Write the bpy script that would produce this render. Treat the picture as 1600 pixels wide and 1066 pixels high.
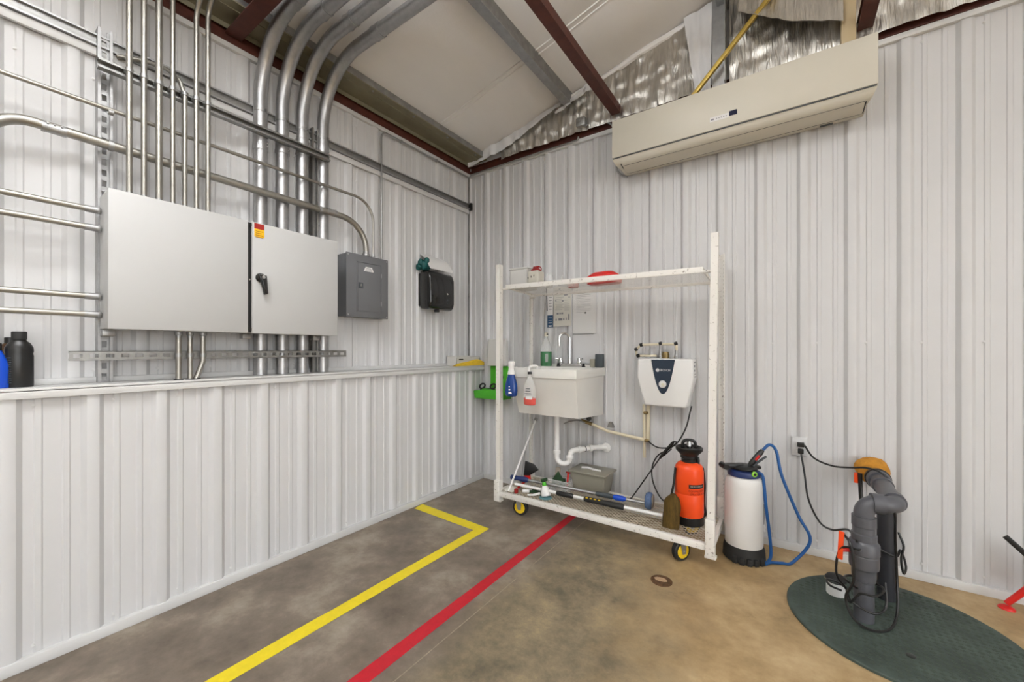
import bpy, bmesh, math, random
from mathutils import Vector, Matrix, noise as mnoise
random.seed(7)
for o in list(bpy.data.objects): bpy.data.objects.remove(o)
scn = bpy.context.scene
COL = scn.collection

# ------------------------------------------------------------------ camera
F, CX, CY = 622.2, 800.0, 546.5
YAW = math.radians(34.77)
CAM = Vector((2.485, -3.078, 1.26))
FW = Vector((-math.sin(YAW), math.cos(YAW), 0)); RT = Vector((math.cos(YAW), math.sin(YAW), 0)); UPV = Vector((0, 0, 1))
cd = bpy.data.cameras.new('camera'); cam = bpy.data.objects.new('camera', cd); COL.objects.link(cam)
cd.sensor_fit = 'HORIZONTAL'; cd.sensor_width = 36.0; cd.lens = F*36/1600; cd.shift_y = 13.5/1600; cd.clip_start = .02
cam.location = CAM; cam.rotation_euler = (math.pi/2, 0, YAW); scn.camera = cam

# ------------------------------------------------------------------ world, lights, exposure
w = bpy.data.worlds.new('world'); scn.world = w; w.use_nodes = True
bg = w.node_tree.nodes['Background']; bg.inputs[0].default_value = (.97, .99, 1.0, 1); bg.inputs[1].default_value = 4.5
scn.view_settings.view_transform = 'Standard'; scn.view_settings.look = 'None'
scn.view_settings.gamma = 1.0; scn.view_settings.use_curve_mapping = False
scn.view_settings.exposure = 0.2
LAMPS = [(1.6, -3.2), (4.9, -3.6), (1.7, -6.5), (4.7, -6.5)]
LAMP_W = [8, 8, 12, 12]
CEIL_FILL = [165, 40, 15, 20]
for (lx, ly), lw_, lup in zip(LAMPS, LAMP_W, CEIL_FILL):
    ld = bpy.data.lights.new('lamp_light', 'AREA'); ld.shape = 'RECTANGLE'; ld.size = .5; ld.size_y = 1.3; ld.energy = lw_; ld.color = (.965, .985, 1)
    lo = bpy.data.objects.new('lamp_light', ld); COL.objects.link(lo); lo.location = (lx, ly, 2.88)
    lu = bpy.data.lights.new('ceiling_fill_light', 'AREA'); lu.shape = 'RECTANGLE'; lu.size = .5; lu.size_y = 1.3; lu.energy = lup; lu.color = (.965, .985, 1)  # added fill shining upward to brighten the ceiling, no such source known
    lo = bpy.data.objects.new('ceiling_fill_light', lu); COL.objects.link(lo); lo.location = (lx, ly, 2.99); lo.rotation_euler = (math.pi, 0, 0)

# ------------------------------------------------------------------ pixel helpers (give a direction; the plane gives the distance)
def ray(px, py): return FW + RT*((px-CX)/F) + UPV*((CY-py)/F)
def onp(px, py, ax, v):
    r = ray(px, py); return CAM + r*((v-CAM[ax])/r[ax])
def LW(px, py, x=0.0): return onp(px, py, 0, x)
def RW(px, py, y=0.0): return onp(px, py, 1, y)
def FL(px, py, z=0.0): return onp(px, py, 2, z)

# ------------------------------------------------------------------ materials
def lin(c):
    c = c/255.0
    return c/12.92 if c <= .04045 else ((c+.055)/1.055)**2.4
def rgb(r, g, b, k=1.0): return (min(lin(r)*k, 1), min(lin(g)*k, 1), min(lin(b)*k, 1))
def mat(name, col, rough=.5, metal=0.0, var=0.0, vscale=6.0, bump=0.0, bscale=40.0, stretch=(1, 1, 1), trans=0.0, ior=1.45, alpha=1.0, coat=0.0, spec=.5):
    m = bpy.data.materials.new(name); m.use_nodes = True; nt = m.node_tree; b = nt.nodes['Principled BSDF']
    b.inputs['Base Color'].default_value = (*col, 1); b.inputs['Roughness'].default_value = rough; b.inputs['Metallic'].default_value = metal
    b.inputs['Transmission Weight'].default_value = trans; b.inputs['IOR'].default_value = ior; b.inputs['Alpha'].default_value = alpha
    b.inputs['Coat Weight'].default_value = coat; b.inputs['Specular IOR Level'].default_value = spec
    if var or bump:
        g = nt.nodes.new('ShaderNodeNewGeometry'); mp = nt.nodes.new('ShaderNodeMapping'); mp.inputs['Scale'].default_value = stretch
        nt.links.new(g.outputs['Position'], mp.inputs['Vector'])
    if var:
        n = nt.nodes.new('ShaderNodeTexNoise'); n.inputs['Scale'].default_value = vscale; n.inputs['Detail'].default_value = 6; n.inputs['Roughness'].default_value = .65
        nt.links.new(mp.outputs[0], n.inputs['Vector'])
        r = nt.nodes.new('ShaderNodeValToRGB'); r.color_ramp.elements[0].position = .3; r.color_ramp.elements[1].position = .7
        r.color_ramp.elements[0].color = (*[max(0, c*(1-var)) for c in col], 1); r.color_ramp.elements[1].color = (*[min(1, c*(1+var)) for c in col], 1)
        nt.links.new(n.outputs['Fac'], r.inputs[0]); nt.links.new(r.outputs[0], b.inputs['Base Color'])
    if bump:
        n2 = nt.nodes.new('ShaderNodeTexNoise'); n2.inputs['Scale'].default_value = bscale; n2.inputs['Detail'].default_value = 4
        nt.links.new(mp.outputs[0], n2.inputs['Vector'])
        bp = nt.nodes.new('ShaderNodeBump'); bp.inputs['Strength'].default_value = bump; bp.inputs['Distance'].default_value = .01
        nt.links.new(n2.outputs['Fac'], bp.inputs['Height']); nt.links.new(bp.outputs[0], b.inputs['Normal'])
    return m

MT = {}
MT['panel'] = mat('white painted steel', (.60, .60, .605), .42, var=.02, vscale=3, bump=.02, bscale=9)
MT['trim'] = mat('white trim steel', (.64, .64, .635), .4, var=.03, vscale=5)
MT['galv'] = mat('galvanised steel', (.39, .39, .39), .44, .85, var=.12, vscale=22)
MT['galvbig'] = mat('galvanised rigid conduit', (.44, .44, .445), .40, .9, var=.12, vscale=30, bump=.04, bscale=120)
MT['emt'] = mat('electrical tubing steel', (.37, .355, .32), .36, .9, var=.08, vscale=25)
MT['galvdark'] = mat('weathered and shaded zinc', (.33, .33, .32), .45, .9, var=.2, vscale=18)  # darker zinc; on the purlin and eave strut webs it stands for shade
MT['brown'] = mat('red oxide primed steel', rgb(78, 38, 28), .55, var=.3, vscale=14)
MT['olive'] = mat('aged zinc eave strut', rgb(136, 130, 108), .5, .35, var=.12, vscale=7)
MT['black'] = mat('black plastic', (.012, .012, .012), .35)
MT['rubber'] = mat('black rubber', (.018, .018, .018), .6, var=.3, vscale=30)
MT['gloss'] = mat('glossy black plastic', (.008, .008, .008), .12, coat=.6)
MT['encl'] = mat('light grey enamel', rgb(186, 186, 185, .95), .45, var=.015, vscale=4)
MT['grey'] = mat('grey enamel', rgb(104, 105, 108), .45, var=.03, vscale=8)
MT['greydark'] = mat('dark slate plastic', rgb(66, 72, 76), .5)
MT['white'] = mat('white plastic', (.78, .775, .76), .38)
MT['tub'] = mat('white moulded tub plastic', rgb(222, 221, 216), .42, var=.03, vscale=5)
MT['ac'] = mat('ivory appliance plastic', rgb(200, 195, 181), .42, var=.02, vscale=3)
def chip_mat():
    m = mat('chipped white paint', rgb(226, 223, 217), .5); nt = m.node_tree; b = nt.nodes['Principled BSDF']
    g = nt.nodes.new('ShaderNodeNewGeometry'); n = nt.nodes.new('ShaderNodeTexNoise'); n.inputs['Scale'].default_value = 55; n.inputs['Detail'].default_value = 5; n.inputs['Roughness'].default_value = .7
    nt.links.new(g.outputs['Position'], n.inputs['Vector']); r = nt.nodes.new('ShaderNodeValToRGB'); e = r.color_ramp.elements
    e[0].position = .60; e[0].color = (*rgb(226, 223, 217), 1); e[1].position = .68; e[1].color = (*rgb(120, 108, 98), 1); nt.links.new(n.outputs['Fac'], r.inputs[0]); nt.links.new(r.outputs[0], b.inputs['Base Color']); return m
MT['cart'] = chip_mat()
MT['joint'] = mat('pale joint filler', rgb(150, 140, 122), .8, var=.3, vscale=30)
MT['screen'] = mat('dark display', rgb(26, 28, 52), .6, spec=.2)
MT['deckmesh'] = mat('worn painted mesh', rgb(206, 194, 172), .55, var=.25, vscale=18)
MT['sleeve'] = mat('clear sleeve film', (.9, .9, .9), .08, alpha=.10)
MT['paper'] = mat('paper', (.76, .755, .745), .7)
MT['paper2'] = mat('cream paper', rgb(205, 203, 194), .7)
MT['ink'] = mat('grey ink', (.22, .22, .24), .8)
MT['inkblack'] = mat('black ink', (.02, .02, .02), .8)
MT['blueprint'] = mat('blue print', rgb(38, 76, 112), .6)
MT['yellow'] = mat('yellow floor tape', rgb(228, 206, 20), .45, var=.06, vscale=30)
MT['red'] = mat('red floor tape', rgb(186, 24, 40), .45, var=.10, vscale=30)
MT['tapedge'] = mat('tape residue', rgb(168, 140, 110), .8, var=.2, vscale=40)
MT['chrome'] = mat('chrome', (.72, .72, .72), .12, 1.0)
MT['brass'] = mat('aged brass', rgb(140, 120, 80), .4, .8, var=.2, vscale=60)
MT['pex'] = mat('cream plastic tubing', rgb(214, 204, 178), .45)
MT['green'] = mat('bright green plastic', rgb(74, 172, 42), .4)
MT['teal'] = mat('dark teal nylon', rgb(16, 82, 80), .5, var=.3, vscale=40)
MT['blue'] = mat('blue plastic', rgb(16, 72, 190), .38)
MT['navy'] = mat('navy plastic', rgb(34, 50, 98), .4)
MT['hose'] = mat('blue rubber hose', rgb(28, 84, 146), .42)
MT['orange'] = mat('orange plastic', (.95, .085, .012), .36)
MT['redp'] = mat('red plastic', rgb(205, 34, 28), .38)
MT['darkred'] = mat('dark red plastic', rgb(140, 28, 26), .45)
MT['pvc'] = mat('dark grey pvc', rgb(84, 85, 90), .38, var=.06, vscale=20)
MT['pvcdark'] = mat('charcoal pvc', rgb(46, 47, 52), .45, var=.1, vscale=20)
MT['cap'] = mat('ochre foam sealant', rgb(186, 128, 40), .8, var=.2, vscale=40, bump=.5, bscale=80)
MT['mat'] = mat('dark green composite lid', rgb(64, 76, 70), .6, var=.40, vscale=7)
MT['treadmark'] = mat('dusty tread', rgb(76, 86, 77), .7)
MT['wheel'] = mat('yellow wheel hub', rgb(226, 190, 30), .4)
MT['bristle'] = mat('olive brown bristle', rgb(84, 64, 20), .85, var=.45, vscale=90, stretch=(1, 1, .12))
MT['bristleblue'] = mat('dusty blue bristle', rgb(92, 114, 150), .85, var=.25, vscale=90)
MT['navypanel'] = mat('navy badge', rgb(40, 52, 68), .3)
MT['smoke'] = mat('smoky grey plastic', rgb(150, 146, 132), .35, alpha=.82)
MT['clear'] = mat('clear plastic', (.86, .87, .86), .15, alpha=.28)
MT['frost'] = mat('frosted plastic', (.70, .69, .66), .5, alpha=.78)
MT['frostd'] = mat('cloudy jug plastic', rgb(196, 192, 180), .5, alpha=.9)
MT['liqgreen'] = mat('green liquid', rgb(64, 118, 78), .25)
MT['liqred'] = mat('pink red liquid', rgb(222, 92, 84), .25)
MT['liqblue'] = mat('deep blue plastic', rgb(22, 62, 130), .2)
MT['envelope'] = mat('yellow cloth', rgb(220, 184, 48), .75, var=.1, vscale=30)
MT['rust'] = mat('rusty iron', rgb(88, 62, 38), .8, var=.5, vscale=45, bump=.5, bscale=90)
MT['cream'] = mat('cream label', rgb(222, 216, 196), .6)
MT['gold'] = mat('yellow zinc brace', rgb(176, 150, 72), .42, .5, var=.12, vscale=20)
MT['tan'] = mat('tan column paint', rgb(186, 166, 130), .5)
MT['warnred'] = mat('warning red', rgb(150, 34, 28), .5)
MT['warnyel'] = mat('warning yellow', rgb(232, 180, 24), .5)
MT['warnink'] = mat('warning ink', rgb(150, 104, 10), .6)
MT['grass'] = mat('mossy green scourer', rgb(40, 66, 40), .9, var=.4, vscale=80)
MT['poly'] = mat('white poly film', (.70, .70, .71), .22, alpha=.92)
MT['insul'] = mat('white vinyl insulation facing', (.80, .785, .77), .5, var=.03, vscale=2.2, bump=.10, bscale=120, stretch=(1, .35, 1))
MT['wood'] = mat('grey brush block', rgb(150, 140, 128), .7)

# foil: vertical creases in roughness/normal only
def foil_mat():
    m = mat('crinkled silver foil', (.56, .54, .50), .28, .9, var=.22, vscale=9, bump=1.0, bscale=24, stretch=(3.2, 1, .4))
    return m
MT['foil'] = foil_mat()

def floor_mat():
    m = bpy.data.materials.new('stained concrete'); m.use_nodes = True; nt = m.node_tree; N = nt.nodes.new; L = nt.links.new
    b = nt.nodes['Principled BSDF']; g = N('ShaderNodeNewGeometry')
    def noise(scale, det=8, rough=.6, stretch=None):
        n = N('ShaderNodeTexNoise'); n.inputs['Scale'].default_value = scale; n.inputs['Detail'].default_value = det; n.inputs['Roughness'].default_value = rough
        if stretch:
            mp = N('ShaderNodeMapping'); mp.inputs['Scale'].default_value = stretch; L(g.outputs['Position'], mp.inputs[0]); L(mp.outputs[0], n.inputs['Vector'])
        else: L(g.outputs['Position'], n.inputs['Vector'])
        return n.outputs['Fac']
    def ramp(fac, stops):
        r = N('ShaderNodeValToRGB'); e = r.color_ramp.elements
        while len(e) > 1: e.remove(e[0])
        e[0].position = stops[0][0]; e[0].color = (*stops[0][1], 1)
        for p, c in stops[1:]: k = e.new(p); k.color = (*c, 1)
        L(fac, r.inputs[0]); return r.outputs[0]
    def mth(op, a, bv, clamp=False):
        n = N('ShaderNodeMath'); n.operation = op; n.use_clamp = clamp
        for i, v in enumerate((a, bv)):
            if isinstance(v, (int, float)): n.inputs[i].default_value = v
            else: L(v, n.inputs[i])
        return n.outputs[0]
    def mix(fac, a, c):
        n = N('ShaderNodeMix'); n.data_type = 'RGBA'; L(fac, n.inputs[0]) if not isinstance(fac, float) else None
        for k, v in ((6, a), (7, c)):
            if isinstance(v, tuple): n.inputs[k].default_value = (*v, 1)
            else: L(v, n.inputs[k])
        return n.outputs[2]
    sx = N('ShaderNodeSeparateXYZ'); L(g.outputs['Position'], sx.inputs[0]); X, Y = sx.outputs[0], sx.outputs[1]
    grey = ramp(noise(2.6, 9, .68), [(.30, rgb(84, 74, 63)), (.5, rgb(120, 108, 95)), (.68, rgb(158, 147, 132))])
    tan = ramp(noise(3.4, 9, .72), [(.25, rgb(118, 98, 66)), (.48, rgb(164, 138, 98)), (.72, rgb(192, 168, 128))])
    mott = ramp(noise(5.0, 10, .75), [(.36, rgb(96, 88, 72)), (.55, rgb(136, 122, 98)), (.7, rgb(168, 148, 112))])
    n1 = noise(1.7, 5, .6)
    # grey slab | mottled band past the saw joint | tan slab round the pit
    f1 = mth('MULTIPLY', mth('SUBTRACT', mth('ADD', X, mth('MULTIPLY', n1, .35)), 1.38), 6.0, True)
    c = mix(f1, grey, mott)
    q = mth('ADD', mth('ADD', X, mth('MULTIPLY', Y, .30)), mth('MULTIPLY', noise(3.0, 8, .7), .9))
    f2 = mth('MULTIPLY', mth('SUBTRACT', q, 1.78), 1.9, True)
    c = mix(f2, c, tan)
    # pale scuffs
    sc = ramp(noise(16, 10, .8, (1, 1, 1)), [(.66, (0, 0, 0)), (.76, (1, 1, 1))])
    f3 = mth('MULTIPLY', sc, .42)
    c = mix(f3, c, rgb(186, 170, 142))
    sp = ramp(noise(60, 4, .6), [(.70, (0, 0, 0)), (.75, (1, 1, 1))])
    c = mix(mth('MULTIPLY', sp, .35), c, rgb(190, 180, 160))
    dk = ramp(noise(4.2, 8, .75), [(.62, (0, 0, 0)), (.74, (1, 1, 1))])
    c = mix(mth('MULTIPLY', dk, .55), c, rgb(66, 54, 40))
    L(c, b.inputs['Base Color'])
    b.inputs['Roughness'].default_value = .5
    rr = N('ShaderNodeMapRange'); L(noise(5, 6), rr.inputs[0]); rr.inputs[3].default_value = .38; rr.inputs[4].default_value = .62; L(rr.outputs[0], b.inputs['Roughness'])
    bp = N('ShaderNodeBump'); bp.inputs['Strength'].default_value = .12; bp.inputs['Distance'].default_value = .004
    L(noise(55, 6), bp.inputs['Height']); L(bp.outputs[0], b.inputs['Normal'])
    return m
MT['floor'] = floor_mat()

# ------------------------------------------------------------------ mesh builder
def V(*a): return Vector(a[0]) if len(a) == 1 else Vector(a)
def fillet(pts, r, n=6):
    pts = [V(p) for p in pts]; out = [pts[0]]
    for i in range(1, len(pts)-1):
        a, p, c = pts[i-1], pts[i], pts[i+1]; u = (a-p); v = (c-p); lu, lv = u.length, v.length; u.normalize(); v.normalize()
        ang = u.angle(v)
        if ang > math.pi-.02: out.append(p); continue
        rr = r[i-1] if isinstance(r, (list, tuple)) else r
        t = min(rr/math.tan(ang/2), .49*lu if i > 1 else .98*lu, .49*lv if i < len(pts)-2 else .98*lv); R = t*math.tan(ang/2)
        cdir = (u+v).normalized(); ctr = p+cdir*(R/math.sin(ang/2)); s = p+u*t-ctr; e = p+v*t-ctr; tot = s.angle(e); axis = s.cross(e).normalized()
        for k in range(n+1): out.append(ctr+Matrix.Rotation(tot*k/n, 3, axis) @ s)
    out.append(pts[-1]); return out
def spline(pts, n=8):
    P = [V(p) for p in pts]; P = [P[0]*2-P[1]]+P+[P[-1]*2-P[-2]]; out = []
    for i in range(1, len(P)-2):
        for k in range(n):
            t = k/n; a, b_, c, d = P[i-1], P[i], P[i+1], P[i+2]
            out.append(.5*((2*b_)+(c-a)*t+(2*a-5*b_+4*c-d)*t*t+(3*b_-a-3*c+d)*t**3))
    out.append(P[-2]); return out
class MB:
    def __init__(s): s.v = []; s.f = []
    def add(s, vs, fs):
        k = len(s.v); s.v += [V(p) for p in vs]; s.f += [[i+k for i in f] for f in fs]; return s
    def box(s, x0, x1, y0, y1, z0, z1):
        return s.add([(x0, y0, z0), (x1, y0, z0), (x1, y1, z0), (x0, y1, z0), (x0, y0, z1), (x1, y0, z1), (x1, y1, z1), (x0, y1, z1)],
                     [(0, 3, 2, 1), (4, 5, 6, 7), (0, 1, 5, 4), (1, 2, 6, 5), (2, 3, 7, 6), (3, 0, 4, 7)])
    def obox(s, c, ux, uy, uz, hx, hy, hz):
        c, ux, uy, uz = V(c), V(ux).normalized(), V(uy).normalized(), V(uz).normalized()
        if ux.cross(uy).dot(uz) < 0: ux = -ux
        vs = [c+ux*a*hx+uy*b*hy+uz*d*hz for d in (-1, 1) for a, b in ((-1, -1), (1, -1), (1, 1), (-1, 1))]
        return s.add(vs, [(0, 3, 2, 1), (4, 5, 6, 7), (0, 1, 5, 4), (1, 2, 6, 5), (2, 3, 7, 6), (3, 0, 4, 7)])
    def bar(s, a, b, w, h, up=(0, 0, 1)):
        a, b = V(a), V(b); d = (b-a); L = d.length; d.normalize(); u = V(up); sd = d.cross(u)
        if sd.length < 1e-4: sd = d.cross(V(1, 0, 0))
        sd.normalize(); u = sd.cross(d)
        return s.obox((a+b)/2, d, sd, u, L/2, w/2, h/2)
    def tube(s, pts, r, n=10, cap=True):
        pts = [V(p) for p in pts]; k0 = len(s.v); m = len(pts)
        t = (pts[1]-pts[0]).normalized(); nrm = t.orthogonal().normalized()
        for i, p in enumerate(pts):
            tt = (pts[min(i+1, m-1)]-pts[max(i-1, 0)]).normalized()
            q = t.rotation_difference(tt); nrm = (q @ nrm).normalized(); t = tt; bn = t.cross(nrm)
            rr = r[i] if isinstance(r, (list, tuple)) else r
            for j in range(n):
                a = 2*math.pi*j/n; s.v.append(p+(nrm*math.cos(a)+bn*math.sin(a))*rr)
        for i in range(m-1):
            for j in range(n):
                a, b_ = k0+i*n+j, k0+i*n+(j+1) % n; s.f.append([a, b_, b_+n, a+n])
        if cap: s.f.append([k0+j for j in range(n)][::-1]); s.f.append([k0+(m-1)*n+j for j in range(n)])
        return s
    def cyl(s, a, b, r, n=16, r2=None): return s.tube([a, b], [r, r if r2 is None else r2], n)
    def lathe(s, prof, c=(0, 0, 0), n=24, axis=(0, 0, 1), sx=1, sy=1):
        c = V(c); ax = V(axis).normalized(); u = ax.orthogonal().normalized() if abs(ax.z) < .99 else V(1, 0, 0); v = ax.cross(u); k0 = len(s.v); m = len(prof)
        for r, z in prof:
            for j in range(n):
                a = 2*math.pi*j/n; s.v.append(c+ax*z+(u*math.cos(a)*sx+v*math.sin(a)*sy)*max(r, 1e-5))
        for i in range(m-1):
            for j in range(n):
                a, b_ = k0+i*n+j, k0+i*n+(j+1) % n; s.f.append([a, b_, b_+n, a+n])
        s.f.append([k0+j for j in range(n)][::-1]); s.f.append([k0+(m-1)*n+j for j in range(n)]); return s
    def prism(s, poly, o, u, v, depth):     # poly in (u,v) from o, extruded along u x v by depth
        o, u, v = V(o), V(u).normalized(), V(v).normalized(); d = u.cross(v)*depth; n = len(poly)
        vs = [o+u*a+v*b for a, b in poly]; vs += [p+d for p in vs]
        return s.add(vs, [list(range(n))[::-1], [n+i for i in range(n)]]+[[i, (i+1) % n, n+(i+1) % n, n+i] for i in range(n)])
    def quad(s, a, b, c, d): return s.add([a, b, c, d], [(0, 1, 2, 3)])
    def build(s, name, m, parent=None, bevel=0, seg=2, smooth=35, origin=None):
        if not s.v: return None
        lo = Vector([min(p[i] for p in s.v) for i in range(3)]); hi = Vector([max(p[i] for p in s.v) for i in range(3)])
        og = V(origin) if origin is not None else Vector(((lo.x+hi.x)/2, (lo.y+hi.y)/2, lo.z))
        me = bpy.data.meshes.new(name); me.from_pydata([p-og for p in s.v], [], s.f)
        bm = bmesh.new(); bm.from_mesh(me); bmesh.ops.recalc_face_normals(bm, faces=bm.faces)
        if bevel:
            es = [e for e in bm.edges if len(e.link_faces) == 2 and e.calc_face_angle(0) > .5]
            bmesh.ops.bevel(bm, geom=es, offset=bevel, segments=seg, affect='EDGES', profile=.5, clamp_overlap=True)
        bm.to_mesh(me); bm.free()
        if smooth:
            me.shade_smooth(); me.set_sharp_from_angle(angle=math.radians(smooth))
        me.materials.append(MT[m] if isinstance(m, str) else m)
        o = bpy.data.objects.new(name, me); COL.objects.link(o); WLOC[o.name] = og
        if parent is not None:
            o.parent = parent; o.location = og-WLOC[parent.name]
        else: o.location = og
        return o
WLOC = {}
def thing(name, label, cat, loc, group=None):
    o = bpy.data.objects.new(name, None); COL.objects.link(o); o.location = loc; o.empty_display_size = .05; WLOC[o.name] = V(loc)
    o['label'] = label; o['category'] = cat
    if group: o['group'] = group
    return o
def tag(o, label, cat, group=None):
    o['label'] = label; o['category'] = cat
    if group: o['group'] = group
    return o
def struct(o): o['kind'] = 'structure'; return o
def stuff(o): o['kind'] = 'stuff'; return o
def text(name, s, size, o, u, v, m, parent, fn=None, align='CENTER'):
    cu = bpy.data.curves.new('t', 'FONT'); cu.body = s; cu.size = size; cu.align_x = align; cu.align_y = 'CENTER'; cu.resolution_u = 2
    to = bpy.data.objects.new('t', cu); COL.objects.link(to); dg = bpy.context.evaluated_depsgraph_get(); me = bpy.data.meshes.new_from_object(to.evaluated_get(dg))
    bpy.data.objects.remove(to); u, v, o = V(u).normalized(), V(v).normalized(), V(o); mb = MB()
    mb.v = [fn(p.co.x, p.co.y) if fn else o+u*p.co.x+v*p.co.y for p in me.vertices]; mb.f = [list(p.vertices) for p in me.polygons]
    return mb.build(name, m, parent, smooth=0)

# ================================================================== STRUCTURE
U = -.174                      # face of the upper left wall
XE, YE = 6.5, -8.0             # far walls of the room
def rz(x): return 3.173+.23*x if x < 3.2 else 3.173+.23*(6.4-x)
PITCH = .2286
def corr(a, b, ph):            # profile points (s, p) between a and b, ribs at ph + k*PITCH
    pts = []
    k = math.floor((a-ph)/PITCH)-1
    while ph+k*PITCH < b+PITCH:
        c = ph+k*PITCH
        pts += [(c-.036, 0), (c-.019, .018), (c-.014, .0195), (c+.014, .0195), (c+.019, .018), (c+.036, 0)]
        for f in (1/3, 2/3):
            m_ = c+PITCH*f; pts += [(m_-.013, 0), (m_-.008, .0042), (m_+.008, .0042), (m_+.013, 0)]
        k += 1
    ins = [p for p in pts if a < p[0] < b]
    def at(s):
        for (s0, p0), (s1, p1) in zip(pts, pts[1:]):
            if s0 <= s <= s1: return p0+(p1-p0)*(s-s0)/max(s1-s0, 1e-9)
        return 0
    return [(a, at(a))]+ins+[(b, at(b))]
def sheets(parent, side, base, a, b, ph, z0, z1):
    s = a; first = ph-PITCH/2
    edges = [a]; k = math.ceil((a-first)/(4*PITCH)+1e-6)
    while first+k*4*PITCH < b-.02: edges.append(first+k*4*PITCH); k += 1
    edges.append(b)
    for e0, e1 in zip(edges, edges[1:]):
        pr = corr(e0, e1, ph); mb = MB(); vs = []
        for z in (z0, z1):
            for s_, p in pr: vs.append((base+p, s_, z) if side == 'L' else (s_, base-p, z))
        n = len(pr); mb.add(vs, [(i, i+1, n+i+1, n+i) for i in range(n-1)])
        mb.build('wall_panel', 'panel', parent, smooth=20)
def screws(parent, pts, ax):
    mb = MB()
    for p in pts:
        d = V(1, 0, 0) if ax == 'L' else V(0, -1, 0)
        mb.lathe([(.008, 0), (.008, .002), (.0045, .003), (.0045, .006), (.002, .007)], p, 8, d)
    stuff(mb.build('panel_screws', 'trim', parent))

fl_o = struct(MB().box(-.3, XE+8, YE-.1, .2, -.12, 0).build('floor', 'floor', smooth=0))
a0, a1 = FL(615, 1066), FL(893, 838)
MB().box(1.253, 1.257, YE, -.02, -.001, .0006).build('control_joint', 'joint', fl_o, smooth=0)
wl = struct(MB().box(U-.06, U-.003, YE, .03, 1.0, 3.24).build('wall_left', 'panel', smooth=0))
sheets(wl, 'L', U, -6.4, -.012, -2.015-.03, 1.12, 3.0)
wll = struct(MB().box(U, -.003, YE, .0, 0, 1.07).build('wall_left_lower', 'panel', smooth=0))
sheets(wll, 'L', 0, -6.4, -.004, -2.925, .035, 1.075)
wrb = MB().box(U-.05, XE, .003, .06, 0, 3.02)
wrb.prism([(U-.05, 3.02), (XE, 3.02), (XE, rz(XE)+.1), (3.2, rz(3.2)+.1), (U-.05, rz(U-.05)+.1)], (0, .06, 0), (1, 0, 0), (0, 0, 1), .057)
wr = struct(wrb.build('wall_right', 'panel', smooth=0))
sheets(wr, 'R', 0, U+.004, 5.6, 2.335, .035, 3.0)
struct(MB().box(XE, XE+.05, YE, -6.4, 0, 3.35).box(XE, XE+.05, -2.3, .06, 0, 3.35).box(XE, XE+.05, -6.4, -2.3, 2.9, 3.35).build('wall_side', 'panel', smooth=0))
wb = MB().box(U, XE, YE-.05, YE, 0, 4.0); struct(wb.build('wall_back', 'panel', smooth=0))
struct(MB().box(-.002, .027, YE, 0, 0, .046).build('baseboard_left', 'trim', bevel=.002))
struct(MB().box(.028, XE, -.027, .002, 0, .046).build('baseboard_right', 'trim', bevel=.002))
lg = MB().box(U, .03, YE, .024, 1.094, 1.108).box(.018, .03, YE, .024, 1.066, 1.1); struct(lg.build('trim_1', 'trim', bevel=.0015))
struct(MB().box(U, U+.024, YE, -.005, 1.108, 1.134).build('trim_2', 'trim', bevel=.002))
struct(MB().box(U, U+.026, YE, -.0, 2.992, 3.022).build('trim_3', 'trim', bevel=.002))
struct(MB().box(U, XE, -.027, .0, 2.99, 3.022).build('trim_4', 'trim', bevel=.002))
struct(MB().box(U+.001, U+.014, -.03, -.012, 1.13, 2.99).build('trim_5', 'galvdark', bevel=.002))
# screws along panel edges
pts = []
for k in range(-3, 14):
    c = -2.925+k*PITCH
    for z in (.075, 1.035): pts.append((0.0005, c+.065, z))
screws(wll, [p for p in pts if p[1] < -.05], 'L')
pts = [(U+.0005, -2.045+k*PITCH+.065, z) for k in range(-5, 9) for z in (1.165, 2.93, 2.52)]
screws(wl, [p for p in pts if p[1] < -.05], 'L')
pts = [(2.335+k*PITCH+.065, -.0005, z) for k in range(-9, 6) for z in (.085, 2.95, 1.3)]
screws(wr, [p for p in pts if p[0] > .05], 'R')

# ceiling: deck with insulation blankets below it
cl = MB()
cl.add([(U-.1, YE, rz(U-.1)+.08), (3.2, YE, rz(3.2)+.08), (3.2, .1, rz(3.2)+.08), (U-.1, .1, rz(U-.1)+.08), (U-.1, YE, rz(U-.1)+.12), (3.2, YE, rz(3.2)+.12), (3.2, .1, rz(3.2)+.12), (U-.1, .1, rz(U-.1)+.12)],
       [(0, 3, 2, 1), (4, 5, 6, 7), (0, 1, 5, 4), (1, 2, 6, 5), (2, 3, 7, 6), (3, 0, 4, 7)])
cl.add([(3.2, YE, rz(3.2)+.08), (XE+.05, YE, rz(XE)+.08), (XE+.05, .1, rz(XE)+.08), (3.2, .1, rz(3.2)+.08), (3.2, YE, rz(3.2)+.12), (XE+.05, YE, rz(XE)+.12), (XE+.05, .1, rz(XE)+.12), (3.2, .1, rz(3.2)+.12)],
       [(0, 3, 2, 1), (4, 5, 6, 7), (0, 1, 5, 4), (1, 2, 6, 5), (2, 3, 7, 6), (3, 0, 4, 7)])
ceil = struct(cl.build('ceiling', 'insul', smooth=0))
PUR = [.966, 2.12, 3.2]
def sag(x, y, y0, y1):
    d = min(abs(x-p) for p in [-.05]+PUR); e = max(0, min(y-y0, y1-y))
    return -.03*min(1, d/.45)**.7*(min(1, e/.28)**.6)+.004*mnoise.noise((x*3, y*3, 0))
SEAMS = [.06, -.625, -2.15, -3.67, -5.2, -6.7, YE]
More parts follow.
